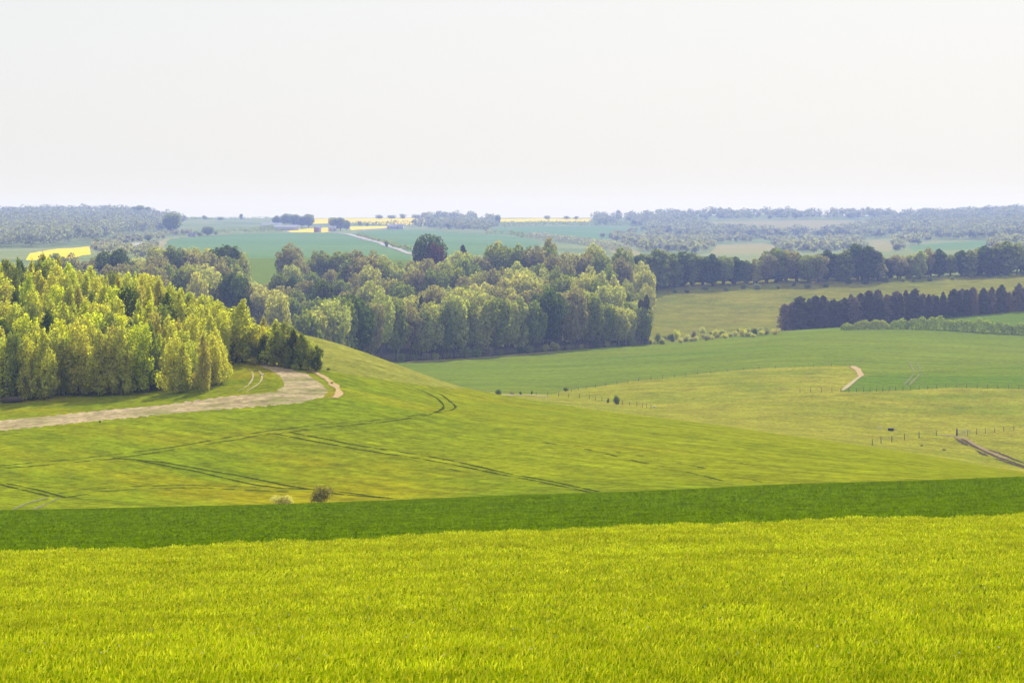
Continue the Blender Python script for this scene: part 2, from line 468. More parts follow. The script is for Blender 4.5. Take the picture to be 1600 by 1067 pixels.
def take_poly(name, mat, label, pts, cat='field', grow=0.0, ragged=0.0):
    pl = poly(pts)
    return take(name, mat, label, lambda q: sdf_poly(q, pl) + grow + ragged * (np.sin(q[:, 0] * .33 + q[:, 1] * 90) + .7 * np.sin(q[:, 0] * .9 + 2 - q[:, 1] * 160) + .5 * np.sin(q[:, 0] * 1.7 + q[:, 1] * 300)), (pl[:, 0].min(), pl[:, 0].max(), pl[:, 1].min(), pl[:, 1].max()), cat)

def curve_ln(k, px): return np.interp(px, PXT, LY[k])
WAV = lambda px: .012 * np.sin(px * .02) + .008 * np.sin(px * .071 + 1) + .005 * np.sin(px * .19)
take('barley_field', 'barley_soil', 'bright yellow green barley field filling the foreground', lambda q: (curve_ln(5, q[:, 0]) + WAV(q[:, 0]) - q[:, 1]))
take('dark_field', 'dark_canopy', 'dark green strip of crop beyond the yellow green barley', lambda q: (curve_ln(8, q[:, 0]) - q[:, 1]))  # strip beyond the barley, set in a darker green
take_poly('pasture_hill', 'hill_pasture', 'pale rough grass hillside right of the young plantation',
          [(486, 576, 'M'), (520, 581, 'M'), (560, 588, 'M'), (640, 599, 'M'), (700, 607, 'M'), (722, 609, 'M'), (730, 'Y', 480), (640, 'Y', 535), (300, 'Y', 560), (400, 'Y', 455), (440, 'Y', 428), (465, 545, 'M')])
take_poly('bare_soil', 'bare_soil', 'curving strip of bare stony soil round the plantation',
          [(-450, 716, 'M'), (-100, 682, 'M'), (0, 673, 'M'), (60, 667, 'M'), (135, 659, 'M'), (300, 643, 'M'), (400, 635, 'M'), (470, 629, 'M'), (505, 620, 'M'), (512, 611, 'M'),
           (500, 598, 'M'), (478, 584, 'M'), (440, 573, 'M'), (405, 567, 'M'), (398, 569, 'M'), (420, 577, 'M'), (440, 590, 'M'), (445, 601, 'M'), (432, 612, 'M'), (350, 620, 'M'),
           (250, 634, 'M'), (130, 645, 'M'), (60, 652, 'M'), (-100, 667, 'M'), (-450, 694, 'M')], 'ground', ragged=1.3)
take_poly('verge', 'verge', 'grass verge between the plantation and the bare soil',
          [(-460, 699, 'M'), (-100, 672, 'M'), (60, 657, 'M'), (130, 650, 'M'), (250, 639, 'M'), (350, 625, 'M'), (434, 620, 'M'), (470, 622, 'M'), (522, 622, 'M'), (532, 615, 'M'), (520, 600, 'M'), (500, 586, 'M'), (484, 575, 'M'),
           (463, 545, 'M'), (440, 'Y', 430), (350, 'Y', 470), (-460, 'Y', 560)], 'grass')
take('crop_field', 'crop', 'green cereal field with wheel tracks sloping across the middle',
     lambda q: (curve_ln(13, q[:, 0]) - q[:, 1]))
GB = [(600, 'Y', 655), (640, 'Y', 650), (722, 609, 'V'), (735, 608, 'V'), (800, 612.5, 'V'), (862, 614, 'V'), (880, 609, 'V'), (940, 602, 'V'), (1000, 593, 'V'), (1100, 581, 'V'), (1200, 573.5, 'V'), (1300, 572, 'V'), (1330, 574, 'V'), (1342, 580, 'V'), (1346, 588, 'V'),
      (1400, 584, 'V'), (1500, 577.5, 'V'), (1600, 570, 'V'), (1800, 558, 'V'), (2060, 545, 'V')]
take_poly('green_field', 'green_field', 'broad smooth green field below the woods', GB + [(2060, 'Y', 885), (1600, 'Y', 905), (1400, 'Y', 925), (1225, 'Y', 905), (1020, 'Y', 862), (860, 552.5, 'V'), (720, 561, 'V'), (640, 566.7, 'V'), (560, 'Y', 760)])
take_poly('lower_green_field', 'lower_field', 'lower green field above the long fence at right',
          [(1314, 611.5, 'V'), (1328, 602, 'V'), (1347, 588.5, 'V'), (1400, 584.3, 'V'), (1500, 577.8, 'V'), (1600, 570.3, 'V'), (1800, 558.3, 'V'), (2060, 546, 'V'), (2060, 605, 'V'), (1800, 608, 'V'), (1600, 609, 'V'), (1480, 607, 'V'), (1400, 609, 'V')], grow=.5)
take_poly('upper_green_field', 'bright_field', 'small bright green field behind the hedge and below the pines',
          [(1380, 'Y', 925), (1600, 'Y', 905), (2060, 'Y', 885), (2060, 'Y', 985), (1600, 'Y', 975), (1420, 'Y', 962), (1240, 'Y', 948), (1240, 'Y', 908)], grow=.5)
take('pasture', 'pasture', 'rough pale pasture in the valley at right', lambda q: np.minimum(np.interp(q[:, 0], [-900, 560, 640, 800, 1020, 1220, 2400], np.log([600, 640, 765, 795, 858, 905, 905])) - q[:, 1], 5))
take('grass_slope', 'slope', 'rough grass slope between the wood and the pine row', lambda q: np.minimum((q[:, 0] - 1012) * .01, np.log(1215) - q[:, 1]))
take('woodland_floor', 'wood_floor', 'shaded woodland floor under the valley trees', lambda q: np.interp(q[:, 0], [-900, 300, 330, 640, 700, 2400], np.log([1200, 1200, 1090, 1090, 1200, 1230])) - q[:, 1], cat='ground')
take_poly('meadow', 'bright_field', 'bright green meadow glimpsed behind the valley wood', [(300, 'Y', 1040), (680, 'Y', 1040), (680, 'Y', 1430), (300, 'Y', 1430)])
far = [
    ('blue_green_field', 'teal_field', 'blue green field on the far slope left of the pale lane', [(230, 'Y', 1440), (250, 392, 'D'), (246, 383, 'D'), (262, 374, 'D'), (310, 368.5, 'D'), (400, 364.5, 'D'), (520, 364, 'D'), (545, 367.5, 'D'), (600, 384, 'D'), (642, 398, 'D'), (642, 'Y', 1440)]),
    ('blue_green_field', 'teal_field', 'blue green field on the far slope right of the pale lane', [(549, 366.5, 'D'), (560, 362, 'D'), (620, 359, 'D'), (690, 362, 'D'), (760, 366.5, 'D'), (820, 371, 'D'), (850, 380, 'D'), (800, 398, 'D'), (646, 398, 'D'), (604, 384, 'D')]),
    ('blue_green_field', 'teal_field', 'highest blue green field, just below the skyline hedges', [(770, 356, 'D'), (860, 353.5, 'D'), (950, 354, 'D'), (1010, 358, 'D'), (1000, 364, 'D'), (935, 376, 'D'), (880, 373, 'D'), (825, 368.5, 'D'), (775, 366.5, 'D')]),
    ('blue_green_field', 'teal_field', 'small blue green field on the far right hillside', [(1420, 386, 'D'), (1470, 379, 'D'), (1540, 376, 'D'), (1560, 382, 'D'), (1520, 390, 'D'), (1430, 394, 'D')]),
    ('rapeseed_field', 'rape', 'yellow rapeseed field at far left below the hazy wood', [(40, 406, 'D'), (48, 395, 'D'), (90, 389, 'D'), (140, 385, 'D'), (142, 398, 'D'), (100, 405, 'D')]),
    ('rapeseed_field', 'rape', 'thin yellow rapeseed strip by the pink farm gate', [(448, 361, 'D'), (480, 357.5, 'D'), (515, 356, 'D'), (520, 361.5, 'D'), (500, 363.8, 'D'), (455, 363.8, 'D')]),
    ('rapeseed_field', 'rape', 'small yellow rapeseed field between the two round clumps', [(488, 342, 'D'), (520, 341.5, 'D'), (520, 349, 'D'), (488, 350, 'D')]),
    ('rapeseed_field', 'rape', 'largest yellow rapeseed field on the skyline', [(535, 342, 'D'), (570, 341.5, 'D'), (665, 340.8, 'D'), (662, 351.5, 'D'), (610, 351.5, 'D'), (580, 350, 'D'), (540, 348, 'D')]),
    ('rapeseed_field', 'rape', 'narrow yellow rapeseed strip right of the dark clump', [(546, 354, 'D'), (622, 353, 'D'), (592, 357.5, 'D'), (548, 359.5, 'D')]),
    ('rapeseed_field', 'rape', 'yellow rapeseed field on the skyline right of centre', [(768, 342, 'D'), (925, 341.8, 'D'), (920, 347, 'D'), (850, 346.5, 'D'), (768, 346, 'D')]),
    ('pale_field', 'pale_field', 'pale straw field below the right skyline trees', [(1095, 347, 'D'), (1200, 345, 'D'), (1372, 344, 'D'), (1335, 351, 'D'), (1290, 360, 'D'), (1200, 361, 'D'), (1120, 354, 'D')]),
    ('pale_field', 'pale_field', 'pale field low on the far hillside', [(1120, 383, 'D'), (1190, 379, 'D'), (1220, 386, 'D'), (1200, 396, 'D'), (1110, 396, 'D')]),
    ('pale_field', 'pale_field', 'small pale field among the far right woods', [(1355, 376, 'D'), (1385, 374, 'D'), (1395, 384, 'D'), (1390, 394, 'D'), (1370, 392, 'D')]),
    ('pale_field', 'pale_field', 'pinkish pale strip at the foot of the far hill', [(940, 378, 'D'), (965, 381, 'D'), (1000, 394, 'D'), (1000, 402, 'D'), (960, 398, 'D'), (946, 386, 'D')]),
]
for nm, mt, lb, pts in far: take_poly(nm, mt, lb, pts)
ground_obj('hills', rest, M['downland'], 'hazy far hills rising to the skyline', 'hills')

# ------------------------------------------------------------------ ribbons: wheel tracks, paths
def ribbon(name, pts, width, mat, label, band='M', lift=.05, broken=0.0, kind='structure', cat='track', wander=.0, step=3.0):
    rng = np.random.default_rng(abs(hash(label)) % 1000 if False else len(label) * 7 + int(pts[0][0]))
    W = []
    for i in range(len(pts) - 1):
        a, b = pts[i], pts[i + 1]
        m = max(1, int(math.hypot(b[0] - a[0], b[1] - a[1]) / step))
        for j in range(m):
            t = j / m
            px = a[0] + (b[0] - a[0]) * t; rw = a[1] + (b[1] - a[1]) * t
            W.append((px, ydist(px, rw, band)))
    W.append((pts[-1][0], ydist(pts[-1][0], pts[-1][1], band)))
    W = np.array(W)
    n = len(W)
    xy = np.stack([(W[:, 0] - CX) / F * W[:, 1], W[:, 1]], 1)
    for _ in range(2): xy[1:-1] = (xy[:-2] + xy[1:-1] * 2 + xy[2:]) / 4
    tg = np.gradient(xy, axis=0); tg /= np.linalg.norm(tg, axis=1)[:, None] + 1e-9
    nr = np.stack([-tg[:, 1], tg[:, 0]], 1)
    wv = width * (1 + .25 * rng.standard_normal(n))
    if broken > 0:
        s = np.convolve(rng.random(n + 8), np.ones(5) / 5, 'same')[:n]
        wv = wv * np.clip((s - broken * .5 - .12) * 6, .06, 1.0)
    off = wander * np.convolve(rng.standard_normal(n + 6), np.ones(7) / 7, 'valid')[:n]
    c = xy + nr * off[:, None]
    rows = []
    for s in (-.5, -.17, .17, .5):
        p = c + nr * (wv * s)[:, None]
        q = P(p[:, 0] / p[:, 1] * F + CX, p[:, 1]); q[:, 2] += lift
        rows.append(q)
    v = np.concatenate(rows)
    fs = []
    for r in range(3):
        i = np.arange(n - 1) + r * n
        fs.append(np.stack([i, i + 1, i + 1 + n, i + n], 1))
    o = link(name, np_mesh(name, v, np.concatenate(fs), 4), M[mat], smooth=True)
    tag(o, label, cat, kind=kind)
    return o

TR = [
    ([(-60, 738), (0, 732), (100, 724), (183, 716.5), (250, 706), (330, 694), (400, 682), (432, 678)], 'lower wheel rut running level across the middle field', .5),
    ([(-60, 732), (0, 727), (100, 719), (165, 712), (270, 699), (350, 685), (425, 673), (500, 664), (600, 656), (680, 645), (709, 640), (714, 635), (704, 626), (688, 615), (655, 606)], 'long wheel rut hooking round the crest of the middle field', .5),
    ([(432, 678), (455, 675), (520, 667), (600, 660), (670, 648), (690, 640), (694, 634), (684, 622), (664, 612), (640, 604)], 'inner wheel rut hooking round the crest', .35),
    ([(215, 720), (300, 735), (350, 746), (400, 757), (440, 762), (500, 765), (540, 769), (580, 775), (620, 780)], 'lower dark wheel rut falling behind the bush', .2),
    ([(175, 716), (250, 722), (310, 732), (400, 748), (450, 758), (530, 772), (600, 778)], 'upper dark wheel rut falling behind the bush', .3),
    ([(430, 678), (470, 686), (560, 702), (640, 714), (700, 724), (760, 737), (830, 750), (925, 770)], 'lower wheel rut descending to the right', .4),
    ([(452, 676), (480, 681), (560, 696), (640, 708), (700, 718), (800, 741), (860, 752), (935, 768)], 'upper wheel rut descending to the right', .35),
    ([(840, 689), (920, 702), (1000, 722), (1060, 734), (1150, 756)], 'faint wheel rut on the right part of the middle field', .65),
    ([(870, 690), (1020, 716), (1110, 733), (1190, 753)], 'second faint wheel rut on the right part', .85),
    ([(1050, 714), (1150, 722), (1250, 738), (1330, 749)], 'faintest wheel rut near the right of the field', .9),
    ([(-40, 752), (0, 757), (50, 768), (76, 775)], 'short dark rut at the far left', .3),
    ([(10, 755), (60, 765), (90, 773), (103, 777)], 'second short dark rut at the far left', .3),
    ([(103, 777), (160, 767), (230, 763), (300, 761), (370, 764), (450, 768)], 'thin rut curving right from the left corner', .55),
    ([(85, 772), (120, 766), (200, 760), (290, 757), (400, 760)], 'thin upper rut curving right from the left corner', .75),
    ([(660, 728), (700, 732), (740, 741), (800, 752)], 'short broken rut low in the middle field', .8),
    ([(560, 664), (640, 654), (760, 662), (860, 676), (960, 688), (1080, 698)], 'faint rut crossing below the crest', .9),
]
for pts, lb, br in TR: ribbon('wheel_track', pts, .40, 'rut', lb, 'M', broken=br, wander=.12, lift=.04)
ribbon('wheel_track', [(10, 800), (40, 787), (75, 777)], .4, 'rut_pale', 'pale wheel track in the lower left corner of the field', 'M', broken=.2)
ribbon('wheel_track', [(45, 799), (75, 786), (92, 778)], .4, 'rut_pale', 'second pale wheel track in the lower left corner', 'M', broken=.2)
ribbon('dirt_track', [(478, 577), (500, 586), (514, 595), (526, 606), (532, 614), (529, 619), (522, 622)], 1.1, 'orange_soil', 'orange earth track at the tip of the bare soil', 'M', lift=.08)
ribbon('dirt_track', [(385, 574), (395, 582), (396, 592), (388, 603), (372, 612)], .28, 'chalk', 'left pale wheel mark on the grass by the plantation', 'M', broken=.3)
ribbon('dirt_track', [(402, 578), (410, 586), (409, 596), (398, 605), (385, 612)], .28, 'chalk', 'right pale wheel mark on the grass by the plantation', 'M', broken=.3)
ribbon('chalk_path', [(1330, 573.5), (1338, 577), (1343, 582), (1345, 588)], 2.0, 'orange_soil', 'orange chalk bend beside the fenced knoll', 'V', lift=.15)
ribbon('chalk_path', [(1345, 588), (1334, 595), (1324, 603), (1316, 610)], 1.0, 'chalk', 'narrow chalk path running down to the fence', 'V', lift=.15)
ribbon('chalk_path', [(636, 568), (720, 562), (800, 557), (870, 552.5)], 2.5, 'chalk', 'pale chalk path along the foot of the wood', 'V', lift=.12)
ribbon('dirt_track', [(779, 615.5), (800, 616), (832, 616), (850, 619)], 4, 'chalk', 'sandy farm track in the valley bottom', 'V', lift=.12)
ribbon('wheel_track', [(1420, 566), (1424, 574), (1428, 584)], .45, 'rut_pale', 'left pale track on the upper green field', 'V', lift=.15)
ribbon('wheel_track', [(1432, 567), (1436, 575), (1439, 583)], .45, 'rut_pale', 'right pale track on the upper green field', 'V', lift=.15)
ribbon('wheel_track', [(1428, 586), (1420, 594), (1413, 601)], .45, 'rut_pale', 'left pale track on the lower green field', 'V', lift=.15)
ribbon('wheel_track', [(1438, 586), (1429, 594), (1421, 602)], .45, 'rut_pale', 'right pale track on the lower green field', 'V', lift=.15)
for k, (pts, w, lb, mt) in enumerate([
    ([(1488, 685), (1510, 696), (1540, 711), (1575, 722), (1612, 734), (1650, 745)], 1.0, 'lower muddy rut below the field gate', 'rut_mud'),
    ([(1503, 688), (1530, 702), (1560, 714), (1600, 728), (1650, 742)], .9, 'dark middle rut below the field gate', 'rut_mud'),
    ([(1545, 703), (1570, 711), (1600, 723), (1650, 738)], .9, 'upper thin rut below the field gate', 'rut_mud'),
    ([(1474, 683), (1485, 682), (1505, 687), (1530, 699), (1570, 716)], 2.4, 'bare trodden earth strip in front of the gate', 'earth')]):
    ribbon('wheel_track' if k < 3 else 'dirt_track', pts, w, mt, lb, 'V', lift=.10 if k < 3 else .05, broken=.35 if k < 3 else .1, wander=.15)
ribbon('lane', [(519, 363), (545, 366.5), (580, 376), (605, 384), (644, 398)], 6, 'road_far', 'pale lane slanting down the far blue green field', 'D', lift=.3, cat='lane')
ribbon('lane', [(250, 392), (247, 383), (262, 374), (310, 368.5), (400, 364.5), (470, 364), (520, 363)], 7, 'pale_field', 'pale verge curving round the far blue green field', 'D', lift=.3, cat='lane')
ribbon('road', [(190, 393), (205, 386), (218, 383), (236, 379)], 26, 'road_far', 'pale main road climbing past the hazy wood', 'D', lift=.3, cat='road')
ribbon('lane', [(560, 360), (592, 357.5), (622, 355), (640, 354)], 8, 'road_far', 'pale farm lane beside the rapeseed', 'D', lift=.3, cat='lane')

# ------------------------------------------------------------------ tree building
def quads_from(c, nrm, size, rng, aspect=.7):
    n = len(c)
    nrm = nrm / (np.linalg.norm(nrm, axis=1)[:, None] + 1e-9)
    r = rng.standard_normal((n, 3))
    t = np.cross(nrm, r); t /= np.linalg.norm(t, axis=1)[:, None] + 1e-9
    b = np.cross(nrm, t)
    s = (size * (.6 + .8 * rng.random(n)))[:, None]
    v = np.stack([c - t * s, c - b * s * aspect + nrm * s * .15, c + t * s, c + b * s * aspect - nrm * s * .1], 1)
    return v.reshape(-1, 3), np.arange(n * 4).reshape(n, 4)

def crown_from_lobes(lobes, nq, size, rng, shell=(.55, 1.08)):
    L = np.array(lobes, float)
    area = L[:, 3] * L[:, 5]
    k = rng.choice(len(L), nq, p=area / area.sum())
    d = rng.standard_normal((nq, 3)); d /= np.linalg.norm(d, axis=1)[:, None]
    rr = shell[0] + (shell[1] - shell[0]) * np.sqrt(rng.random(nq))
    c = L[k, :3] + d * L[k, 3:6] * rr[:, None]
    c[:, 2] = np.where(c[:, 2] < .35, .35 + rng.random(nq) * .8, c[:, 2])
    nrm = d + .7 * rng.standard_normal((nq, 3)) + np.array([0, 0, .25])
    return quads_from(c, nrm, size, rng)

def tube(path, radii, sides=6):
    path = np.array(path, float); n = len(path)
    vs_, fs_ = [], []
    for i in range(n):
        t = path[min(i + 1, n - 1)] - path[max(i - 1, 0)]; t = t / (np.linalg.norm(t) + 1e-9)
        u = np.cross(t, [0.3, 1, 0.2]); u /= np.linalg.norm(u) + 1e-9; w = np.cross(t, u)
        for s in range(sides):
            a = 2 * pi * s / sides
            vs_.append(path[i] + (u * math.cos(a) + w * math.sin(a)) * radii[i])
    for i in range(n - 1):
        for s in range(sides):
            s2 = (s + 1) % sides
            fs_.append((i * sides + s, i * sides + s2, (i + 1) * sides + s2, (i + 1) * sides + s))
    return np.array(vs_), np.array(fs_)

def join(parts):
    v, f, o = [], [], 0
    for a, b in parts:
        v.append(a); f.append(b + o); o += len(a)
    return np.concatenate(v), np.concatenate(f)

def trunk_parts(h, r, rng, nl=8, spread=.3, start=.25):
    pts = [(0, 0, -.04 * h)]; rad = [r * 1.25]
    x = y = 0
    for k in range(1, 6):
        x += rng.normal(0, .012 * h); y += rng.normal(0, .012 * h)
        pts.append((x, y, h * .85 * k / 5)); rad.append(r * (1 - .85 * k / 5))
    parts = [tube(pts, rad, 7)]
    for i in range(nl):
        z0 = h * (start + (.72 - start) * i / max(nl - 1, 1)); a = rng.random() * 2 * pi
        j = min(int(z0 / (h * .85) * 5), 4); f = z0 / (h * .85) * 5 - j
        p0 = np.array(pts[j]) * (1 - f) + np.array(pts[j + 1]) * f
        ln = h * spread * (1.15 - z0 / h)
        p1 = p0 + np.array([math.cos(a) * ln * .55, math.sin(a) * ln * .55, ln * .5])
        p2 = p0 + np.array([math.cos(a) * ln, math.sin(a) * ln, ln * 1.15])
        parts.append(tube([p0, p1, p2], [r * .42, r * .26, r * .08], 5))
    return join(parts)

# every prototype is 10 m tall, scaled when placed
def proto_broad(seed, nq=2600, w=3.6, nl=24, airy=False, low=.12):
    rng = np.random.default_rng(seed); h = 10.0
    lobes = []
    for i in range(nl):
        t = (i + .5) / nl; z = h * (low + .08 + (.86 - low - .08) * t)
        prof = math.sin(pi * min(max((z / h - low) / (1.04 - low), 0.02), .98)) ** .55
        a = i * 2.4 + rng.normal(0, .4); rr = w * prof * (.45 + .3 * rng.random())
        s = w * (.26 + .16 * rng.random()) * (.75 if airy else 1)
        lobes.append((math.cos(a) * rr, math.sin(a) * rr, z, s, s, s * (.85 + .3 * rng.random())))
    lobes.append((rng.normal(0, .3), rng.normal(0, .3), h * .88, w * .36, w * .36, h * .13))
    if not airy: lobes.append((0, 0, h * .5, w * .6, w * .6, h * .33))
    cr = crown_from_lobes(lobes, nq, .27 if not airy else .22, rng)
    return cr, trunk_parts(h, .24, rng, 9, .34, .22)

def proto_conifer(seed, nq=2600, w=2.0, power=.55):
    rng = np.random.default_rng(seed); h = 10.0
    z = h * (.06 + .94 * rng.random(nq) ** .9)
    R = w * (1 - z / h) ** power + .06
    tier = .62 + .38 * np.abs(np.sin(z * 3.1 + rng.random() * 6))
    a = rng.random(nq) * 2 * pi
    r = R * tier * (.5 + .5 * np.sqrt(rng.random(nq)))
    bump_ = 1 + .22 * np.sin(a * 3 + z * 1.7) + .14 * np.sin(a * 5 - z * 2.3) + .08 * rng.standard_normal(nq)
    c = np.stack([np.cos(a) * r * bump_, np.sin(a) * r * bump_, z - .15 * r], 1)
    nrm = np.stack([np.cos(a) * .6, np.sin(a) * .6, np.full(nq, .9)], 1) + .45 * rng.standard_normal((nq, 3))
    return quads_from(c, nrm, .24, rng), trunk_parts(h, .16, rng, 4, .12, .2)

def proto_young(seed, nq=2400, w=2.6, cone=.8):
    rng = np.random.default_rng(seed); h = 10.0
    lobes = []
    n = 36
    for i in range(n):
        t = (i + .5) / n; z = h * (.08 + .84 * t)
        prof = (1 - t) ** cone * min(1, .45 + t * 3)
        a = i * 2.4 + rng.normal(0, .5); rr = w * prof * (.3 + .75 * rng.random())
        s = w * (.11 + .22 * prof * (.5 + .7 * rng.random()))
        lobes.append((math.cos(a) * rr, math.sin(a) * rr, z, s, s, s * (1.0 + .6 * rng.random())))
    lobes.append((rng.normal(0, .15), rng.normal(0, .15), h * .93, w * .14, w * .14, h * .08))
    return crown_from_lobes(lobes, nq, .19, rng, (.3, 1.3)), trunk_parts(h, .13, rng, 7, .2, .1)

def proto_bush(seed, nq=1300, wh=1.0, size=.42):
    rng = np.random.default_rng(seed); h = 10.0
    lobes = []
    for i in range(14):
        a = rng.random() * 2 * pi; rr = 5 * wh * math.sqrt(rng.random()) * .75
        z = h * (.2 + .5 * rng.random()); s = 2.4
        lobes.append((math.cos(a) * rr, math.sin(a) * rr, z, s * wh, s * wh, s))
    return crown_from_lobes(lobes, nq, size, rng, (.3, 1.1)), trunk_parts(h * .8, .2, rng, 7, .45, .05)

PROTO = {}
def mesh_pair(key, pair):
    (cv, cf), (tv, tf) = pair
    cm = np_mesh(key + '_crown', cv, cf, 4); cm.materials.append(None)
    tm = np_mesh(key + '_trunk', tv, tf, 4); tm.materials.append(None)
    tm.polygons.foreach_set('use_smooth', np.ones(len(tm.polygons), bool))
    PROTO.setdefault(key.rsplit('_', 1)[0], []).append((cm, tm))
for i in range(6): mesh_pair('broad_%d' % i, proto_broad(100 + i, 5200, 3.9 + .3 * (i % 3), 20, False, .20))
for i in range(4): mesh_pair('airy_%d' % i, proto_broad(120 + i, 2200, 3.3, 22, True, .25))
for i in range(3): mesh_pair('column_%d' % i, proto_broad(140 + i, 4600, 2.5, 22, False, .04))
for i in range(4): mesh_pair('conifer_%d' % i, proto_conifer(160 + i, 3600, 2.1 + .25 * i, .36 + .07 * (i % 3)))
for i in range(8): mesh_pair('young_%d' % i, proto_young(180 + i, 3600, 2.6 + .25 * (i % 3), .18 + .13 * (i % 4)))
for i in range(4): mesh_pair('bush_%d' % i, proto_bush(200 + i))
for i in range(2): mesh_pair('thorn_%d' % i, proto_bush(220 + i, 2600, 1.0, .2))

ORD = ('first second third fourth fifth sixth seventh eighth ninth tenth eleventh twelfth thirteenth fourteenth fifteenth sixteenth seventeenth '
       'eighteenth nineteenth twentieth').split()
def ordn(i):
    if i < 20: return ORD[i]
    n = i + 1
    t = {6: 'sixty', 2: 'twenty', 3: 'thirty', 4: 'forty', 5: 'fifty'}[n // 10]
    return (t + '-' + ORD[n % 10 - 1]) if n % 10 else {30: 'thirtieth', 40: 'fortieth', 50: 'fiftieth'}[n]

def tree(name, proto, px, Y, h, label, cat, leaf, group=None, wide=1.0, bark='bark', sink=.0, seed=None, lean=0.0):
    rng = random.Random(seed if seed is not None else int(px * 13 + Y * 7))
    cm, tm = rng.choice(PROTO[proto])
    p = P(px, Y)
    root = bpy.data.objects.new(name, None)
    root.empty_display_size = .5
    root.location = (float(p[0]), float(p[1]), float(p[2]) - sink)
    s = h / 10.0
    root.rotation_euler = (rng.uniform(-.03, .03) + lean, rng.uniform(-.03, .03), rng.uniform(0, 6.28))
    root.scale = (s * wide, s * wide, s)
    COL.objects.link(root)
    for nm, me, mt in (('crown', cm, LEAF[leaf]), ('trunk', tm, M[bark])):
        o = bpy.data.objects.new(nm, me)
        COL.objects.link(o); o.parent = root
        o.material_slots[0].link = 'OBJECT'; o.material_slots[0].material = mt
    tag(root, label, cat, group)
    return root

R = random.Random(11)
pick = lambda tbl: R.choices([a for a, b in tbl], [b for a, b in tbl])[0]

# ---- young plantation, left
ENV = np.array([(-120, 398), (0, 396), (50, 397), (130, 412), (180, 428), (240, 432), (290, 452), (330, 466), (370, 476), (420, 498), (460, 506), (490, 534), (505, 558)], float)
def crest_row(px): return float(np.interp(px, PXT, LR[12]))
GR = 'young trees of the plantation on the left hill'
ranks = [('front', 334, 18), ('second', 342, 17), ('third', 353, 17), ('fourth', 367, 17), ('fifth', 385, 17), ('sixth', 407, 17), ('seventh', 431, 16), ('rearmost', 456, 15)]
for ri, (rn, Y0, st) in enumerate(ranks):
    xs = []
    x = -110 + (ri % 2) * st * .5
    while x < 352: xs.append(x); x += st * R.uniform(.8, 1.25)
    n_l = 0
    for x in xs:
        Y = Y0 + R.uniform(-4, 4)
        if x > 200 and ri > 0: Y = min(Y, math.exp(np.interp(x, PXT, LY[12])) - 2 + R.uniform(-4, 0))
        # front edge follows the verge
        if ri == 0:
            Y = ydist(x, float(np.interp(x, [-120, 0, 100, 200, 260, 352], [634, 627, 618, 611, 605, 600])), 'M')
        base = float(rowat(x, math.log(Y)))
        env = float(np.interp(x, ENV[:, 0], ENV[:, 1]))
        t = ri / 7
        top = env + (1 - t) ** .8 * (base - (96 if x < 250 else 82) - env) if ri else base - R.uniform(72, 106) * (1 if x < 250 else .82 if x < 300 else .68)
        top = max(top, env) + R.uniform(-8, 14) + (22 if R.random() < .12 else 0)
        h = max((base - top) / F * Y, 2.2)
        h = min(h, 11.5)
        leaf = pick([('fresh yellow green', 10), ('bright lime green', 3), ('mid green', 3), ('olive brown', 2.2), ('deep green', 0 if ri < 2 else 1.2)])
        sh = {'fresh yellow green': 'yellow green', 'bright lime green': 'lime green', 'mid green': 'green', 'olive brown': 'brownish olive', 'deep green': 'dark green'}[leaf]
        vis = x > 0
        lab = ('young %s tree, %s from left in the %s rank of the plantation' % (sh, ordn(n_l), rn)) if vis else 'young %s tree beyond the left edge, %s rank of the plantation' % (sh, rn)
        if vis: n_l += 1
        if R.random() < .05: continue
        tree('young_tree', 'young', x, Y, h, lab, 'tree', leaf, GR, wide=R.uniform(.62, .95) * (1.0 if h > 5 else 1.25), bark='bark_pale' if R.random() < .3 else 'bark')
# right-hand tip of the plantation
tip = [(362, 568, 528, 'deep green'), (378, 566, 468, 'fresh yellow green'), (392, 564, 512, 'deep green'), (405, 566, 508, 'fresh yellow green'), (418, 569, 520, 'deep green'), (430, 571, 500, 'fresh yellow green'),
       (444, 573, 502, 'mid green'), (458, 575, 515, 'deep green'), (470, 577, 520, 'mid green'), (482, 578, 532, 'fresh yellow green'), (494, 580, 540, 'deep green'), (385, 540, 486, 'fresh yellow green'), (412, 545, 495, 'olive brown'),
       (438, 548, 504, 'fresh yellow green'), (462, 556, 518, 'fresh yellow green'), (366, 535, 478, 'mid green'), (350, 556, 490, 'fresh yellow green'), (368, 567, 505, 'fresh yellow green'), (400, 567, 530, 'mid green'), (450, 576, 540, 'mid green')]
for i, (x, b_, t_, lf) in enumerate(sorted(tip)):
    Y = ydist(x, b_, 'M')
    tree('young_tree', 'young', x, Y, (b_ - t_) / F * Y, 'young %s tree, %s from left in the outer tip above the bare soil' % ({'fresh yellow green': 'yellow green', 'olive brown': 'brownish olive', 'deep green': 'dark green', 'mid green': 'green'}[lf], ordn(i)), 'tree', lf, GR, wide=1.2)
for i, (x, b_, w_, hh, lf, lb) in enumerate([(6, 626, 1.1, 24, 'silvery', 'pale silvery bush at the left edge of the plantation foot'), (76, 622, .9, 18, 'silvery', 'small pale silvery bush under the lime green tree'),
                                          (396, 570, 1, 14, 'silvery', 'pale bush under the plantation tip'), (348, 596, 1.0, 16, 'mid green', 'low green bush right of the plantation front'),
                                          (150, 611, 1.1, 20, 'mid green', 'low green bush in the shade of the plantation front'), (460, 578, 1.0, 12, 'fresh yellow green', 'low yellow green bush at the foot of the tip'),
                                          (425, 572, 1.0, 12, 'fresh yellow green', 'small yellow green bush beside the bare soil bend')]):
    Y = ydist(x, b_, 'M')
    tree('bush', 'bush', x, Y, hh / F * Y, lb, 'bush', lf, 'low bushes at the foot of the plantation', wide=w_)

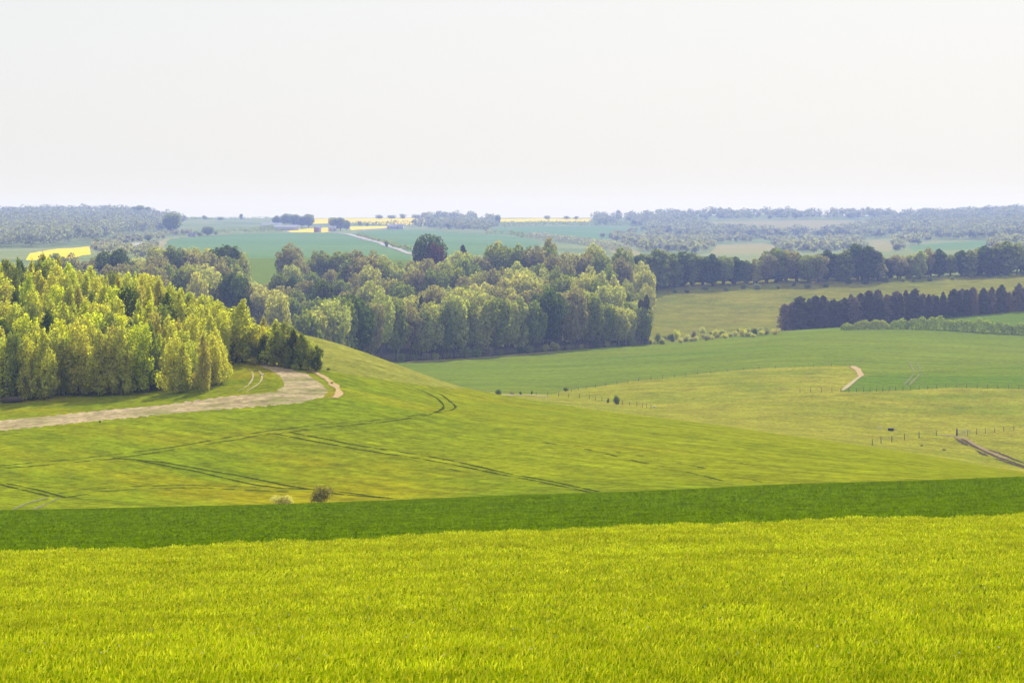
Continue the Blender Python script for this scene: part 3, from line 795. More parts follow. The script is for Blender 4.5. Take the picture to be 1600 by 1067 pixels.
# ---- valley wood
back_env = np.array([(-150, 400), (0, 405), (60, 402), (100, 400), (170, 393), (230, 396), (290, 390), (340, 385), (385, 392), (400, 440), (425, 405), (450, 386), (480, 400), (520, 398), (590, 392), (612, 415), (640, 400), (700, 396), (740, 395), (775, 385), (820, 376), (870, 388), (920, 388), (985, 396), (1010, 396), (1060, 392), (1130, 400)], float)
front_env = np.array([(-150, 470), (0, 470), (200, 440), (260, 432), (310, 428), (400, 455), (440, 465), (500, 478), (560, 466), (600, 460), (650, 476), (700, 466), (760, 476), (800, 468), (860, 460), (910, 452), (960, 468), (1015, 474)], float)
wood = [('front', 0.0, 18), ('second', .2, 21), ('third', .4, 23), ('fourth', .6, 25), ('fifth', .8, 26), ('rearmost', 1.0, 24)]
GW = 'broadleaf trees of the valley wood'
SH = {'mid green': 'green', 'pale green': 'pale green', 'deep green': 'dark green', 'greyish brown': 'greyish brown', 'silvery': 'silvery', 'olive brown': 'olive', 'fresh yellow green': 'yellow green'}
for ri, (rn, t, st) in enumerate(wood):
    x = (60 if ri > 0 else 470) + R.uniform(0, 8); n_l = 0
    while x < (1012 if ri < 4 else 1005):
        front = float(np.interp(x, [60, 300, 500, 640, 800, 1022], [780, 780, 775, 772, 800, 862]))
        back = 1050 if x < 900 else 1090
        if 395 < x < 440 and ri >= 4: x += st; continue
        Y = front + (back - front) * t + R.uniform(-8, 8) * (1 if ri else .3)
        if ri == 0 and x < 640: Y = 690 + (x - 470) * .5
        base = float(rowat(x, math.log(Y)))
        e0 = float(np.interp(x, front_env[:, 0], front_env[:, 1])); e1 = float(np.interp(x, back_env[:, 0], back_env[:, 1]))
        top = e0 + (e1 - e0) * t + R.uniform(-9, 15)
        h = (base - top) / F * Y
        h = min(max(h, 9), 27)
        leaf = pick([('mid green', 4), ('pale green', 5 if ri < 3 else 3.5), ('greyish brown', 3.5), ('deep green', 1.6 if ri < 4 else .5), ('silvery', .8)])
        pr = pick([('broad', 8), ('column', 1 if ri < 3 else 0), ('airy', 3 if ri > 2 else 1.2)])
        tree('broadleaf_tree', pr, x, Y, h, '%s %s tree, %s from left in the %s rank of the valley wood' % ('slender' if pr == 'column' else 'open' if pr == 'airy' else 'broad', SH[leaf], ordn(n_l), rn),
             'tree', leaf, GW, wide=R.uniform(.60, .90) * (18.0 / max(h, 14)) ** .5)
        n_l += 1
        x += st * R.uniform(.75, 1.25)
spec = [  # px, top, Y, px width, proto, leaf, label
    (668, 366, 1080, 58, 'broad', 'deep green', 'large dark domed tree rising above the wood near the purple beech'),
    (682, 382, 1070, 34, 'broad', 'purple', 'purple copper beech standing against the large dark tree'),
    (722, 384, 1120, 22, 'conifer', 'conifer', 'small dark conifer poking up right of the purple beech'),
    (716, 393, 1060, 40, 'broad', 'pale green', 'pale yellow green tree just right of the purple beech'),
    (452, 381, 1050, 62, 'airy', 'greyish brown', 'tall open tree with bare lower limbs, alone against the far field'),
    (488, 391, 1060, 16, 'airy', 'greyish brown', 'thin twiggy tree right of the tall open tree'),
    (523, 393, 1060, 14, 'airy', 'olive brown', 'thin dark upright tree left of centre on the wood top'),
    (810, 425, 905, 66, 'broad', 'silvery', 'round silvery tree in the middle of the wood'),
    (505, 437, 860, 44, 'broad', 'deep green', 'dark green round tree near the left of the wood'),
    (480, 486, 700, 40, 'broad', 'silvery', 'pale round tree at the left foot of the wood'),
    (432, 455, 740, 52, 'broad', 'silvery', 'pale spreading tree behind the plantation tip'),
    (310, 425, 800, 40, 'broad', 'silvery', 'pale tree behind the plantation, right of the dark ones'),
    (350, 384, 1010, 74, 'broad', 'deep green', 'big dark round tree on the left of the wood top'),
    (180, 390, 960, 78, 'broad', 'deep green', 'wide dark tree above the plantation, left'),
    (112, 397, 920, 46, 'airy', 'greyish brown', 'grey tree against the yellow field'),
    (910, 428, 900, 50, 'broad', 'pale green', 'bright pale green tree in the second rank, right part'),
    (1008, 462, 858, 26, 'column', 'conifer', 'dark upright tree at the right end of the wood'),
    (656, 462, 800, 12, 'conifer', 'conifer', 'small dark conifer tip in the front rank'),
    (858, 372, 1085, 30, 'broad', 'greyish brown', 'brownish round tree on the wood top, right of centre'),
    (775, 378, 1090, 44, 'airy', 'olive brown', 'rounded thin crowned tree on the wood top at centre'),
]
PW = {'broad': 9.2, 'airy': 7.6, 'column': 5.8, 'conifer': 4.2, 'bush': 11.0}
for x, top, Y, w_, pr, lf, lb in spec:
    base = float(rowat(x, math.log(Y))); h = (base - top) / F * Y
    wm = w_ / F * Y
    tree('broadleaf_tree' if pr != 'conifer' else 'conifer_tree', pr, x, Y, h, lb, 'tree', lf, None, wide=wm / (PW[pr] * h / 10))
# undergrowth at the wood front
for i in range(26):
    x = 500 + i * 20.5 + R.uniform(-6, 6)
    Y = float(np.interp(x, [500, 640, 800, 1022], [700, 767, 794, 856])) - 1
    lf = pick([('mid green', 3), ('pale green', 2), ('greyish brown', 2), ('deep green', 2)])
    tree('bush', 'bush', x, Y, R.uniform(2, 4.5), 'low %s bush, %s from the left along the foot of the wood' % (SH[lf], ordn(i)), 'bush', lf, 'undergrowth along the foot of the valley wood', wide=R.uniform(.7, 1.1))

# ---- skyline belt
belt_tops = np.array([(985, 398), (1030, 390), (1060, 392), (1095, 400), (1130, 399), (1180, 402), (1215, 388), (1250, 392), (1280, 391), (1310, 393), (1345, 382), (1375, 392), (1390, 404), (1430, 390), (1460, 383), (1490, 396), (1520, 389), (1550, 378), (1580, 374), (1600, 375), (1800, 372)], float)
bx = 978; n_l = 0
while bx < 1760:
    Y = float(np.interp(bx, [1000, 1600, 1800], [1140, 1219, 1246])) + R.uniform(-6, 6)
    base = float(rowat(bx, math.log(Y)))
    top = float(np.interp(bx, belt_tops[:, 0], belt_tops[:, 1])) + R.uniform(-3, 6)
    lf = pick([('deep green', 5), ('mid green', 4), ('pale green', 1.5), ('greyish brown', 1.8)])
    pr = pick([('broad', 4), ('column', 5), ('airy', .8)])
    h = (base - top) / F * Y
    tree('broadleaf_tree', pr, bx, Y, h, ('%s %s tree, %s from left in the ridge belt above the pines' % ({'broad': 'round headed', 'column': 'slender', 'airy': 'open'}[pr], SH[lf], ordn(n_l))) if bx < 1600 else '%s %s tree of the ridge belt beyond the right edge' % (pr, SH[lf]),
         'tree', lf, 'trees of the ridge belt', wide=R.uniform(1.0, 1.3) * (1.3 if pr == 'column' else .95))
    n_l += 1; bx += R.uniform(12, 19)
bx = 985; n_l = 0
while bx < 1720:
    Y = float(np.interp(bx, [1000, 1600, 1800], [1152, 1232, 1258])) + R.uniform(-6, 6)
    base = float(rowat(bx, math.log(Y))); top = float(np.interp(bx, belt_tops[:, 0], belt_tops[:, 1])) + R.uniform(2, 12)
    lf = pick([('deep green', 4), ('mid green', 3), ('greyish brown', 2)])
    tree('broadleaf_tree', 'column', bx, Y, (base - top) / F * Y, 'half hidden %s tree, %s from left in the rear rank of the ridge belt' % (SH[lf], ordn(n_l)), 'tree', lf, 'trees of the ridge belt', wide=1.5)
    n_l += 1; bx += R.uniform(14, 19)
for i in range(22):
    x = 1026 + i * 27 + R.uniform(-8, 8)
    Y = float(np.interp(x, [1000, 1600, 1800], [1126, 1206, 1230])) + R.uniform(-5, 3)
    tree('bush', 'bush', x, Y, R.uniform(1.8, 3.6), 'low shrub, %s from the left under the ridge belt' % ordn(i), 'bush', pick([('deep green', 2), ('mid green', 2)]), 'shrubs under the ridge belt', wide=1.1)

# ---- dark conifer row
ctops = np.array([(1222, 472), (1245, 464), (1290, 463), (1330, 462), (1350, 456), (1400, 455), (1450, 454), (1490, 451), (1530, 449), (1575, 446), (1600, 444), (1760, 430)], float)
for ri, (dy, st, rn) in enumerate([(0, 12, 'front'), (9, 14, 'middle'), (18, 15, 'rear')]):
    cx = 1226 + ri * 4; n_l = 0
    while cx < 1745:
        Y = float(np.interp(cx, [1225, 1400, 1600, 1760], [948, 960, 980, 992])) + dy + R.uniform(-2, 2)
        base = float(rowat(cx, math.log(Y))); top = float(np.interp(cx, ctops[:, 0], ctops[:, 1])) + R.uniform(-2, 12)
        lf = pick([('conifer', 5), ('rusty conifer', 3)])
        h = (base - top) / F * Y
        tree('conifer_tree', 'conifer', cx, Y, h, ('%s conifer, %s from left in the %s rank of the pine row' % ({'conifer': 'dark green', 'rusty conifer': 'brownish'}[lf], ordn(n_l), rn)) if cx < 1600 else 'dark conifer of the pine row beyond the right edge',
             'tree', lf, 'dark conifers of the pine row', wide=R.uniform(.8, 1.35))
        n_l += 1; cx += st * R.uniform(.8, 1.25)

# ---- scrub at the foot of the grass slope
scr = [(1028, 537, 20, 14, 'mid green'), (1036, 538, 12, 10, 'pale green'), (1048, 534, 16, 14, 'deep green'), (1058, 530, 18, 14, 'fresh yellow green'), (1063, 536, 10, 12, 'silvery'), (1072, 534, 9, 12, 'greyish brown'),
       (1084, 533, 20, 12, 'greyish brown'), (1098, 528, 20, 14, 'silvery'), (1106, 532, 10, 12, 'greyish brown'), (1117, 529, 16, 12, 'fresh yellow green'), (1128, 527, 12, 12, 'mid green'), (1140, 527, 9, 14, 'pale green'),
       (1150, 526, 10, 12, 'silvery'), (1161, 526, 15, 14, 'fresh yellow green'), (1178, 525, 14, 13, 'deep green'), (1190, 524, 10, 14, 'fresh yellow green'), (1198, 523, 10, 14, 'greyish brown'), (1210, 523, 9, 14, 'olive brown')]
for _ in range(34):
    x_ = R.uniform(1024, 1218); scr.append((x_, float(np.interp(x_, [1024, 1220], [539, 523])) - R.uniform(0, 7), R.uniform(5, 10), R.uniform(9, 16), R.choice(['pale green', 'silvery', 'fresh yellow green', 'greyish brown', 'mid green', 'pale green'])))
scr.sort()
for i, (x, b_, hp, wp, lf) in enumerate(scr):
    Y = ydist(x, b_, 'V'); h = hp / F * Y
    tree('bush', 'bush', x, Y, h, '%s scrub bush, %s from the left below the grass slope' % ({'silvery': 'pale', 'fresh yellow green': 'yellowish'}.get(lf, SH.get(lf)), ordn(i)), 'bush', lf, 'scrub bushes between wood and pines', wide=wp / hp * .85)
lone = [('bush', 'bush', 503, 775, 36, 50, 'dead twig', 'M', 'round twiggy brown bush standing alone at the edge of the dark crop'),
        ('bush', 'bush', 440, 779, 18, 50, 'silvery', 'M', 'low pale scrubby patch left of the round brown bush'),
        ('thorn_tree', 'bush', 962, 630, 17, 15, 'deep green', 'V', 'dark wind bent thorn tree by the valley fence'),
        ('thorn_tree', 'bush', 950, 629, 9, 6, 'deep green', 'V', 'small dark sapling just left of the bent thorn tree'),
        ('bush', 'bush', 779, 617, 13, 13, 'deep green', 'V', 'dark bush beside the sandy farm track'),
        ('bush', 'bush', 884, 610, 7, 12, 'deep green', 'V', 'dark round bush at the bottom edge of the green field'),
        ('bush', 'bush', 831, 614, 7, 5, 'deep green', 'V', 'tiny dark bush at the end of the sandy track'),
        ('bush', 'bush', 813, 614, 6, 6, 'deep green', 'V', 'tiny dark bush above the sandy track'),
        ('bush', 'bush', 760, 612, 5, 18, 'greyish brown', 'V', 'low brown scrub left of the dark valley bush'),
        ('bush', 'bush', 740, 609.5, 5, 18, 'greyish brown', 'V', 'low brown scrub at the left end of the valley bottom'),
        ('bush', 'bush', 800, 613, 4, 16, 'greyish brown', 'V', 'low brown scrub between dark bush and tiny bush'),
        ('bush', 'bush', 555, 545.5, 4, 6, 'deep green', 'M', 'tiny dark bush on the crest of the pale hillside'),
        ('bush', 'bush', 513, 579, 4, 8, 'deep green', 'M', 'small dark bush right of the plantation tip'),
        ('bush', 'bush', 156, 660, 4, 5, 'deep green', 'M', 'tiny dark bush on the lower edge of the bare soil'),
        ('bush', 'bush', 518, 600, 5, 10, 'olive brown', 'M', 'small brown bush beside the orange track'),
        ('bush', 'bush', 1475, 703, 3, 8, 'deep green', 'V', 'small dark tuft below the gap in the fence'),
        ('bush', 'bush', 1440, 697, 3, 5, 'deep green', 'V', 'small dark tussock below the short fence')]
for nm, pr, x, b_, hp, wp, lf, bd, lb in lone:
    Y = ydist(x, b_, bd)
    if b_ > 770: Y = 226
    tree(nm, pr, x, Y, hp / F * Y, lb, 'tree' if nm == 'thorn_tree' else 'bush', lf, None, wide=wp / hp * .72, lean=.12 if x == 962 else 0)

# ---- hedges
def hedge(pts, hw, hh, label, band=None, leaf='hedge green', dens=9, size=.35, parent_name='hedge', group=None):
    rng = np.random.default_rng(len(label) * 31 + int(pts[0][0]))
    q = np.array([(p[0], p[1]) for p in pts], float)
    xy = np.stack([(q[:, 0] - CX) / F * q[:, 1], q[:, 1]], 1)
    seg = np.linalg.norm(np.diff(xy, axis=0), axis=1); L = seg.sum(); cum = np.concatenate([[0], np.cumsum(seg)])
    n = int(L * dens)
    s = rng.random(n) * L
    x = np.interp(s, cum, xy[:, 0]); y = np.interp(s, cum, xy[:, 1])
    k = np.clip(np.searchsorted(cum, s) - 1, 0, len(seg) - 1)
    t = (xy[1:] - xy[:-1])[k]; t /= np.linalg.norm(t, axis=1)[:, None]
    nr = np.stack([-t[:, 1], t[:, 0]], 1)
    var = 1 + .22 * np.sin(s * .55 + 1) * np.sin(s * .23) + .1 * np.sin(s * 1.7)
    ends = np.clip(np.minimum(s, L - s) / (hw * 1.3) + .25, 0, 1) ** .5
    a = rng.random(n) * pi; rr = .55 + .5 * np.sqrt(rng.random(n))
    off = np.cos(a) * hw * .5 * rr * var; z = np.sin(a) ** .7 * hh * rr * var * ends
    g = P((x + nr[:, 0] * off) / (y + nr[:, 1] * off) * F + CX, y + nr[:, 1] * off)
    c = g.copy(); c[:, 2] += z
    nv = np.stack([nr[:, 0] * np.cos(a), nr[:, 1] * np.cos(a), np.sin(a) + .2], 1) + .6 * rng.standard_normal((n, 3))
    v, f = quads_from(c, nv, size, rng)
    o = link(parent_name, np_mesh(parent_name, v, f, 4), LEAF[leaf])
    return tag(o, label, 'hedge', group)
def hY(px): return 888 if px < 1450 else 888 - (px - 1450) * .12
hedge([(p, math.exp(np.interp(p, PXT, LY[16])) + 1) for p in (1316, 1324, 1333)], 4.5, 3.2, 'short rounded end clump of the hedge above the green field', dens=120)
hedge([(p, math.exp(np.interp(p, PXT, LY[16])) + 1) for p in (1335, 1350, 1370, 1389)], 5, 3.9, 'middle length of clipped hedge below the pine row', dens=120)
hedge([(p, math.exp(np.interp(p, PXT, LY[16])) + 1) for p in range(1392, 1741, 12)], 5, 4.3, 'longest hedge running to the right edge below the pines', dens=110)
def hl(rowpts, hw, hh, label, leaf='mid green', dens=1.6, size=1.1):
    P_ = []
    for i in range(len(rowpts) - 1):
        a, b = rowpts[i], rowpts[i + 1]
        for j in range(4):
            t = j / 4; px = a[0] + (b[0] - a[0]) * t
            P_.append((px, ydist(px, a[1] + (b[1] - a[1]) * t, 'D')))
    P_.append((rowpts[-1][0], ydist(*rowpts[-1], 'D')))
    return hedge(P_, hw, hh, label, leaf=leaf, dens=dens, size=size, group=None)
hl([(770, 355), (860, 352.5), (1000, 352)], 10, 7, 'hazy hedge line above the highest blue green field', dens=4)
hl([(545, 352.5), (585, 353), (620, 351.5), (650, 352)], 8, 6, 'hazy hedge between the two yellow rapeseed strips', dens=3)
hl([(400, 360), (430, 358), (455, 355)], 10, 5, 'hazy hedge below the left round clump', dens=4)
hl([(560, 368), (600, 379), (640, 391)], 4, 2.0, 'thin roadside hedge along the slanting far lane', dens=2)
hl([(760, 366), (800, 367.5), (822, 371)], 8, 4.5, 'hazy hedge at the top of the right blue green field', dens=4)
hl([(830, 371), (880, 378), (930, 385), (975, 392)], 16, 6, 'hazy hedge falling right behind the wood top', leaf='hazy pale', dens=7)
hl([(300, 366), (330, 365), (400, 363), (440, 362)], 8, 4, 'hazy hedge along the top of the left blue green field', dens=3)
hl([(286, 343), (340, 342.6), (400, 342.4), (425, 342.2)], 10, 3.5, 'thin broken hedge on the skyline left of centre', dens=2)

# ---- far individual trees
def far_tree(x, b_, top, wpx, lb, lf='mid green', pr='broad', group=None):
    Y = ydist(x, b_, 'D'); h = (b_ - top) / F * Y
    wm = wpx / F * Y
    if b_ - top < 9.5: pr = 'bush'
    tree('broadleaf_tree', pr, x, Y, h, lb, 'tree', lf, group, wide=wm / (PW[pr] * h / 10))
FT = [(433, 354, 337, 20, 'hazy tree at the left of the first skyline clump'), (448, 355, 334, 22, 'tallest hazy tree in the middle of the first skyline clump'), (462, 355, 335, 20, 'hazy tree right of middle in the first skyline clump'),
      (482, 356, 335, 22, 'round hazy tree at the right end of the first skyline clump'), (472, 356, 338, 18, 'hazy tree between the two tallest of the first clump'),
      (521, 361, 340, 18, 'hazy tree at the left of the second clump'), (532, 361, 340, 20, 'pale hazy tree in the middle of the second clump'), (541, 360, 344, 14, 'lower hazy tree at the right of the second clump'),
      (325, 368, 353, 24, 'hazy rounded tree above the left blue green field'), (312, 369, 361, 14, 'small hazy tree beside the rounded one above the field'), (337, 367, 360, 10, 'smallest hazy tree above the left field'),
      (604, 386, 375, 7, 'small lone hazy tree beside the slanting lane'), (289, 344, 336, 9, 'tiny skyline tree right of the hazy wood'), (320, 344, 336, 10, 'tiny skyline tree above the far green field'),
      (345, 344, 338, 12, 'second tiny skyline tree above the far green field'), (377, 344, 334, 6, 'thin skyline tree left of the first clump'), (778, 352, 336, 10, 'pointed hazy tree on the skyline at centre right'),
      (855, 343, 336, 12, 'small skyline tree above the right yellow field'), (885, 343, 337, 12, 'second small skyline tree above the right yellow field'), (900, 343, 337, 10, 'third small skyline tree above the right yellow field'),
      (592, 342, 334, 14, 'small skyline tree over the largest yellow field, leftmost'), (612, 342, 335, 16, 'small skyline tree over the largest yellow field, second'), (630, 342, 333, 12, 'small skyline tree over the largest yellow field, third'),
      (650, 342, 333, 16, 'small skyline tree over the largest yellow field, fourth'), (664, 342, 332, 16, 'small skyline tree over the largest yellow field, rightmost'),
      (562, 353, 344, 9, 'small hazy tree in the strip between the yellow fields'), (573, 353, 347, 8, 'hazy shrub in the strip between the yellow fields'),
      (232, 378, 366, 12, 'small blue tree beside the pale main road'), (152, 388, 372, 16, 'dark hazy tree at the right end of the left yellow field'), (220, 342, 321, 36, 'round crowned tree standing highest on the left hazy wood'),
      (268, 366, 333, 34, 'round tree at the right end of the left hazy wood'), (182, 342, 324, 30, 'broad tree on the crest of the left hazy wood')]
for x, b_, top, w_, lb in FT: far_tree(x, b_, top, w_, lb)

# ---- distant woods: each reads as one mass
def wood_mass(name, label, regions, n, hrange, leaf, seed, qn=130, size=1.25):
    rng = np.random.default_rng(seed)
    pls = [poly(r, 20) for r in regions]
    cs, ns, sz = [], [], []
    w = np.array([(p[:, 0].max() - p[:, 0].min()) * (np.exp(p[:, 1].max()) - np.exp(p[:, 1].min())) for p in pls]); w /= w.sum()
    pts = []
    for p, ww in zip(pls, w):
        k = int(n * ww) + 2; got = 0
        while got < k:
            cand = np.stack([rng.uniform(p[:, 0].min(), p[:, 0].max(), 400), rng.uniform(p[:, 1].min(), p[:, 1].max(), 400)], 1)
            ok = cand[sdf_poly(cand, p) > 0][:k - got]
            pts.append(ok); got += len(ok)
    pts = np.concatenate(pts); base = P(pts[:, 0], np.exp(pts[:, 1]))
    for b in base:
        h = rng.uniform(*hrange); wd = h * rng.uniform(.48, .75)
        m = 7
        lb = []
        for i in range(m):
            a = rng.random() * 6.28; rr = wd * .62 * rng.random() ** .5
            lb.append((b[0] + math.cos(a) * rr, b[1] + math.sin(a) * rr, b[2] + h * rng.uniform(.35, .8), wd * .5, wd * .5, h * .22))
        L = np.array(lb)
        k = rng.integers(0, m, qn)
        d = rng.standard_normal((qn, 3)); d /= np.linalg.norm(d, axis=1)[:, None]
        cs.append(L[k, :3] + d * L[k, 3:] * rng.uniform(.7, 1.05, qn)[:, None]); ns.append(d + .5 * rng.standard_normal((qn, 3)))
    c = np.concatenate(cs); nn = np.concatenate(ns)
    v, f = quads_from(c, nn, size, rng)
    o = link(name, np_mesh(name, v, f, 4), LEAF[leaf])
    return tag(o, label, 'woodland', kind='stuff')
D = lambda *p: [(a, b, 'D') for a, b in p]
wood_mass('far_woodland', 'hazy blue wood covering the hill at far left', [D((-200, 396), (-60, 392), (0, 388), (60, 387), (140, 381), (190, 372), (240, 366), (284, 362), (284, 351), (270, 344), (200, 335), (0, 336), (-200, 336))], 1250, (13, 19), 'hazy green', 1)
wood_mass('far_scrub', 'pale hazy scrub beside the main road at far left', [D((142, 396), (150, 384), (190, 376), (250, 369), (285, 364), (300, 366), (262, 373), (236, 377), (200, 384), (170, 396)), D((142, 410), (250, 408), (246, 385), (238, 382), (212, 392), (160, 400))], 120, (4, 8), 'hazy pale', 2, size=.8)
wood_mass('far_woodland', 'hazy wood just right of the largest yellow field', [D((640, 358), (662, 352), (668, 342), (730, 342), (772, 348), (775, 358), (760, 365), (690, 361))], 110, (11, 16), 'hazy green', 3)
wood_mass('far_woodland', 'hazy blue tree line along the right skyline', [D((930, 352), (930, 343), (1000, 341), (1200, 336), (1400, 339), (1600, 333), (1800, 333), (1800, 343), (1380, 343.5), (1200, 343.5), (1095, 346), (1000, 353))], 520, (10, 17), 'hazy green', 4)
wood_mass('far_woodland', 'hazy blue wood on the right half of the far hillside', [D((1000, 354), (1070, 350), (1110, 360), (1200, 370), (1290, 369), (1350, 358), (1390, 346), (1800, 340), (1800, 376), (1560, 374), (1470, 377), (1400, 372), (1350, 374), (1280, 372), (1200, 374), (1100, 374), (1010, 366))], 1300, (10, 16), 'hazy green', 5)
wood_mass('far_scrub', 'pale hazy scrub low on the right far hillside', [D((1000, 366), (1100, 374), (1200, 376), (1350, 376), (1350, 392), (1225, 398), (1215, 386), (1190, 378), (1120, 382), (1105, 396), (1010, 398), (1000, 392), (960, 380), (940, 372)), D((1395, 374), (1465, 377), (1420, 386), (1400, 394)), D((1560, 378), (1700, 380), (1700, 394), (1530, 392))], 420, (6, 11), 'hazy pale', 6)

# ------------------------------------------------------------------ fences, gate, small things
def box_vf(cx_, cy_, z0, z1, wx, wy, rot=0.0):
    c, s = math.cos(rot), math.sin(rot)
    v = []
    for z, k in ((z0, 1.0), (z1, .9)):
        for dx, dy in ((-1, -1), (1, -1), (1, 1), (-1, 1)):
            X, Yv = dx * wx / 2 * k, dy * wy / 2 * k
            v.append((cx_ + X * c - Yv * s, cy_ + X * s + Yv * c, z))
    return np.array(v), np.array([(0, 1, 5, 4), (1, 2, 6, 5), (2, 3, 7, 6), (3, 0, 4, 7), (4, 5, 6, 7), (3, 2, 1, 0)])

def fence(pts, spacing, ph, label, band='V', pw=.11, wires=2, name='fence', scruff=0.0):
    Q = []
    for i in range(len(pts) - 1):
        a, b = pts[i], pts[i + 1]
        for j in range(8):
            t = j / 8; px = a[0] + (b[0] - a[0]) * t
            Y = ydist(px, a[1] + (b[1] - a[1]) * t, band); Q.append(((px - CX) / F * Y, Y))
    Y = ydist(pts[-1][0], pts[-1][1], band); Q.append(((pts[-1][0] - CX) / F * Y, Y))
    Q = np.array(Q); seg = np.linalg.norm(np.diff(Q, axis=0), axis=1); cum = np.concatenate([[0], np.cumsum(seg)])
    n = max(2, int(cum[-1] / spacing) + 1)
    s = np.linspace(0, cum[-1], n)
    X, Yy = np.interp(s, cum, Q[:, 0]), np.interp(s, cum, Q[:, 1])
    g = P(X / Yy * F + CX, Yy)
    root = bpy.data.objects.new(name, None); COL.objects.link(root)
    root.location = tuple(float(v) for v in g[0])
    tag(root, label, 'fence')
    o0 = g[0]
    tops = []
    for i in range(n):
        hh = ph * R.uniform(.85, 1.12); rel = g[i] - o0
        v, f = box_vf(0, 0, -.3, hh, pw, pw, R.random())
        v[4:, 0] += R.uniform(-.06, .06)
        po = link('post', np_mesh('post', v, f, 4), M['post'], root)
        po.location = tuple(float(q) for q in rel)
        tops.append(rel)
    for w in range(wires):
        z = ph * (.85 - .35 * w); parts = []
        for i in range(n - 1):
            a, b = tops[i] + [0, 0, z], tops[i + 1] + [0, 0, z]
            parts.append(tube([a, b], [.012, .012], 4))
        v, f = join(parts)
        link('wire', np_mesh('wire', v, f, 4), M['wire'], root)
    return root
fence([(1250, 612), (1300, 612.5), (1340, 611.5), (1400, 609.5), (1480, 607.5), (1540, 608.5), (1640, 609.5)], 2.7, 1.25, 'long wire fence below the lower green field')
fence([(1363, 694.5), (1390, 691), (1430, 686), (1463, 682.5)], 7.6, 1.35, 'short fence of six posts left of the gateway', pw=.14)
fence([(1512, 682), (1545, 678), (1580, 673.5), (1640, 668)], 4.0, 1.2, 'wire fence running right from the field gate')
fence([(884, 611), (940, 603), (1000, 594), (1100, 582), (1200, 574.3), (1300, 572.8), (1328, 574.5)], 5.5, 1.0, 'old fence along the top of the pale knoll', pw=.1)
fence([(838, 616), (870, 618), (920, 623), (960, 629), (1000, 634), (1017, 637.5)], 2.8, 1.2, 'fence slanting past the bent thorn tree', pw=.1)
# field gate
Yg = ydist(1495, 682.5, 'V'); pg = P(1495, Yg)
gate = bpy.data.objects.new('field_gate', None); gate.location = tuple(float(q) for q in pg); COL.objects.link(gate)
tag(gate, 'grey five bar field gate with a stout dark post', 'gate')
v, f = box_vf(0, 0, -.3, 1.6, .32, .32); link('gate_post', np_mesh('gate_post', v, f, 4), M['post'], gate)
parts = []
for z in (.2, .45, .7, .95, 1.2): parts.append(tube([(.15, 0, z), (3.0, .3, z - .05)], [.035, .035], 5))
for x_ in (.2, 1.6, 2.95): parts.append(tube([(x_, x_ * .1, .15), (x_, x_ * .1, 1.25)], [.04, .04], 5))
parts.append(tube([(.2, .02, .2), (2.95, .3, 1.15)], [.03, .03], 5))
v, f = join(parts); link('gate_leaf', np_mesh('gate_leaf', v, f, 4), M['metal_pale'], gate)

# water trough in the pasture (rounded tub with pale rim)
Yt = ydist(1392, 674, 'V'); pt = P(1392, Yt)
tr = bpy.data.objects.new('water_trough', None); tr.location = tuple(float(q) for q in pt); tr.rotation_euler = (0, 0, -.3); tr.scale = (.75, .75, .75); COL.objects.link(tr)
tag(tr, 'dark trough with pale rim alone in the rough pasture', 'trough')
def ring(rx, ry, z, n=20): return np.array([(rx * math.copysign(abs(math.cos(2 * pi * i / n)) ** .6, math.cos(2 * pi * i / n)), ry * math.copysign(abs(math.sin(2 * pi * i / n)) ** .6, math.sin(2 * pi * i / n)), z) for i in range(n)])
def loft(rings):
    n = len(rings[0]); v = np.concatenate(rings); f = []
    for r in range(len(rings) - 1):
        for i in range(n): f.append((r * n + i, r * n + (i + 1) % n, (r + 1) * n + (i + 1) % n, (r + 1) * n + i))
    return v, np.array(f)
v, f = loft([ring(.75, .35, 0), ring(.85, .42, .1), ring(.95, .5, .75), ring(.88, .43, .75), ring(.8, .38, .3), ring(.01, .01, .3)]); link('tub', np_mesh('tub', v, f, 4), M['metal_dark'], tr)
v, f = loft([ring(1.0, .55, .72), ring(1.02, .57, .80), ring(.86, .42, .80), ring(.86, .42, .76)]); link('rim', np_mesh('rim', v, f, 4), M['metal_pale'], tr)

# fallen log in the shade at the plantation foot
Yl = ydist(19, 630, 'M'); pl_ = P(19, Yl)
lg = bpy.data.objects.new('fallen_log', None); lg.location = tuple(float(q) for q in pl_); lg.rotation_euler = (0, 0, .1); COL.objects.link(lg)
tag(lg, 'thick fallen log with pale sunlit top in the plantation shade', 'log')
v, f = tube([(-1.5, 0, .38), (-.9, .03, .45), (0, 0, .5), (.8, -.04, .52), (1.5, 0, .5)], [.36, .42, .45, .43, .36], 12)
link('log_body', np_mesh('log_body', v, f, 4), M['bark'], lg, smooth=True)
parts = [tube([(-.5, .1, .7), (-.8, .2, 1.2)], [.1, .05], 6), tube([(.6, .1, .8), (.9, .1, 1.15)], [.08, .04], 6)]
v, f = join(parts); link('broken_branch', np_mesh('broken_branch', v, f, 4), M['bark'], lg)

def stone(px, row, s, label, band='V', mat='white'):
    rng = np.random.default_rng(int(px)); Y = ydist(px, row, band); p = P(px, Y)
    rs = [ring(s * a, s * a * .8, s * b, 10) * (1 + .15 * rng.standard_normal((10, 1)) * np.array([1, 1, 0])) for a, b in ((.8, -.1), (1, .2), (.8, .55), (.35, .75), (.02, .78))]
    v, f = loft(rs); o = link('boulder', np_mesh('boulder', v, f, 4), M[mat]); o.location = tuple(float(q) for q in p)
    tag(o, label, 'boulder')
stone(1375, 670, .35, 'small pale stone left of the dark trough')
stone(1022, 635, .4, 'pale stone at the right end of the valley fence')
stone(409, 587, .3, 'small white stone on the grass mark by the plantation', 'M')

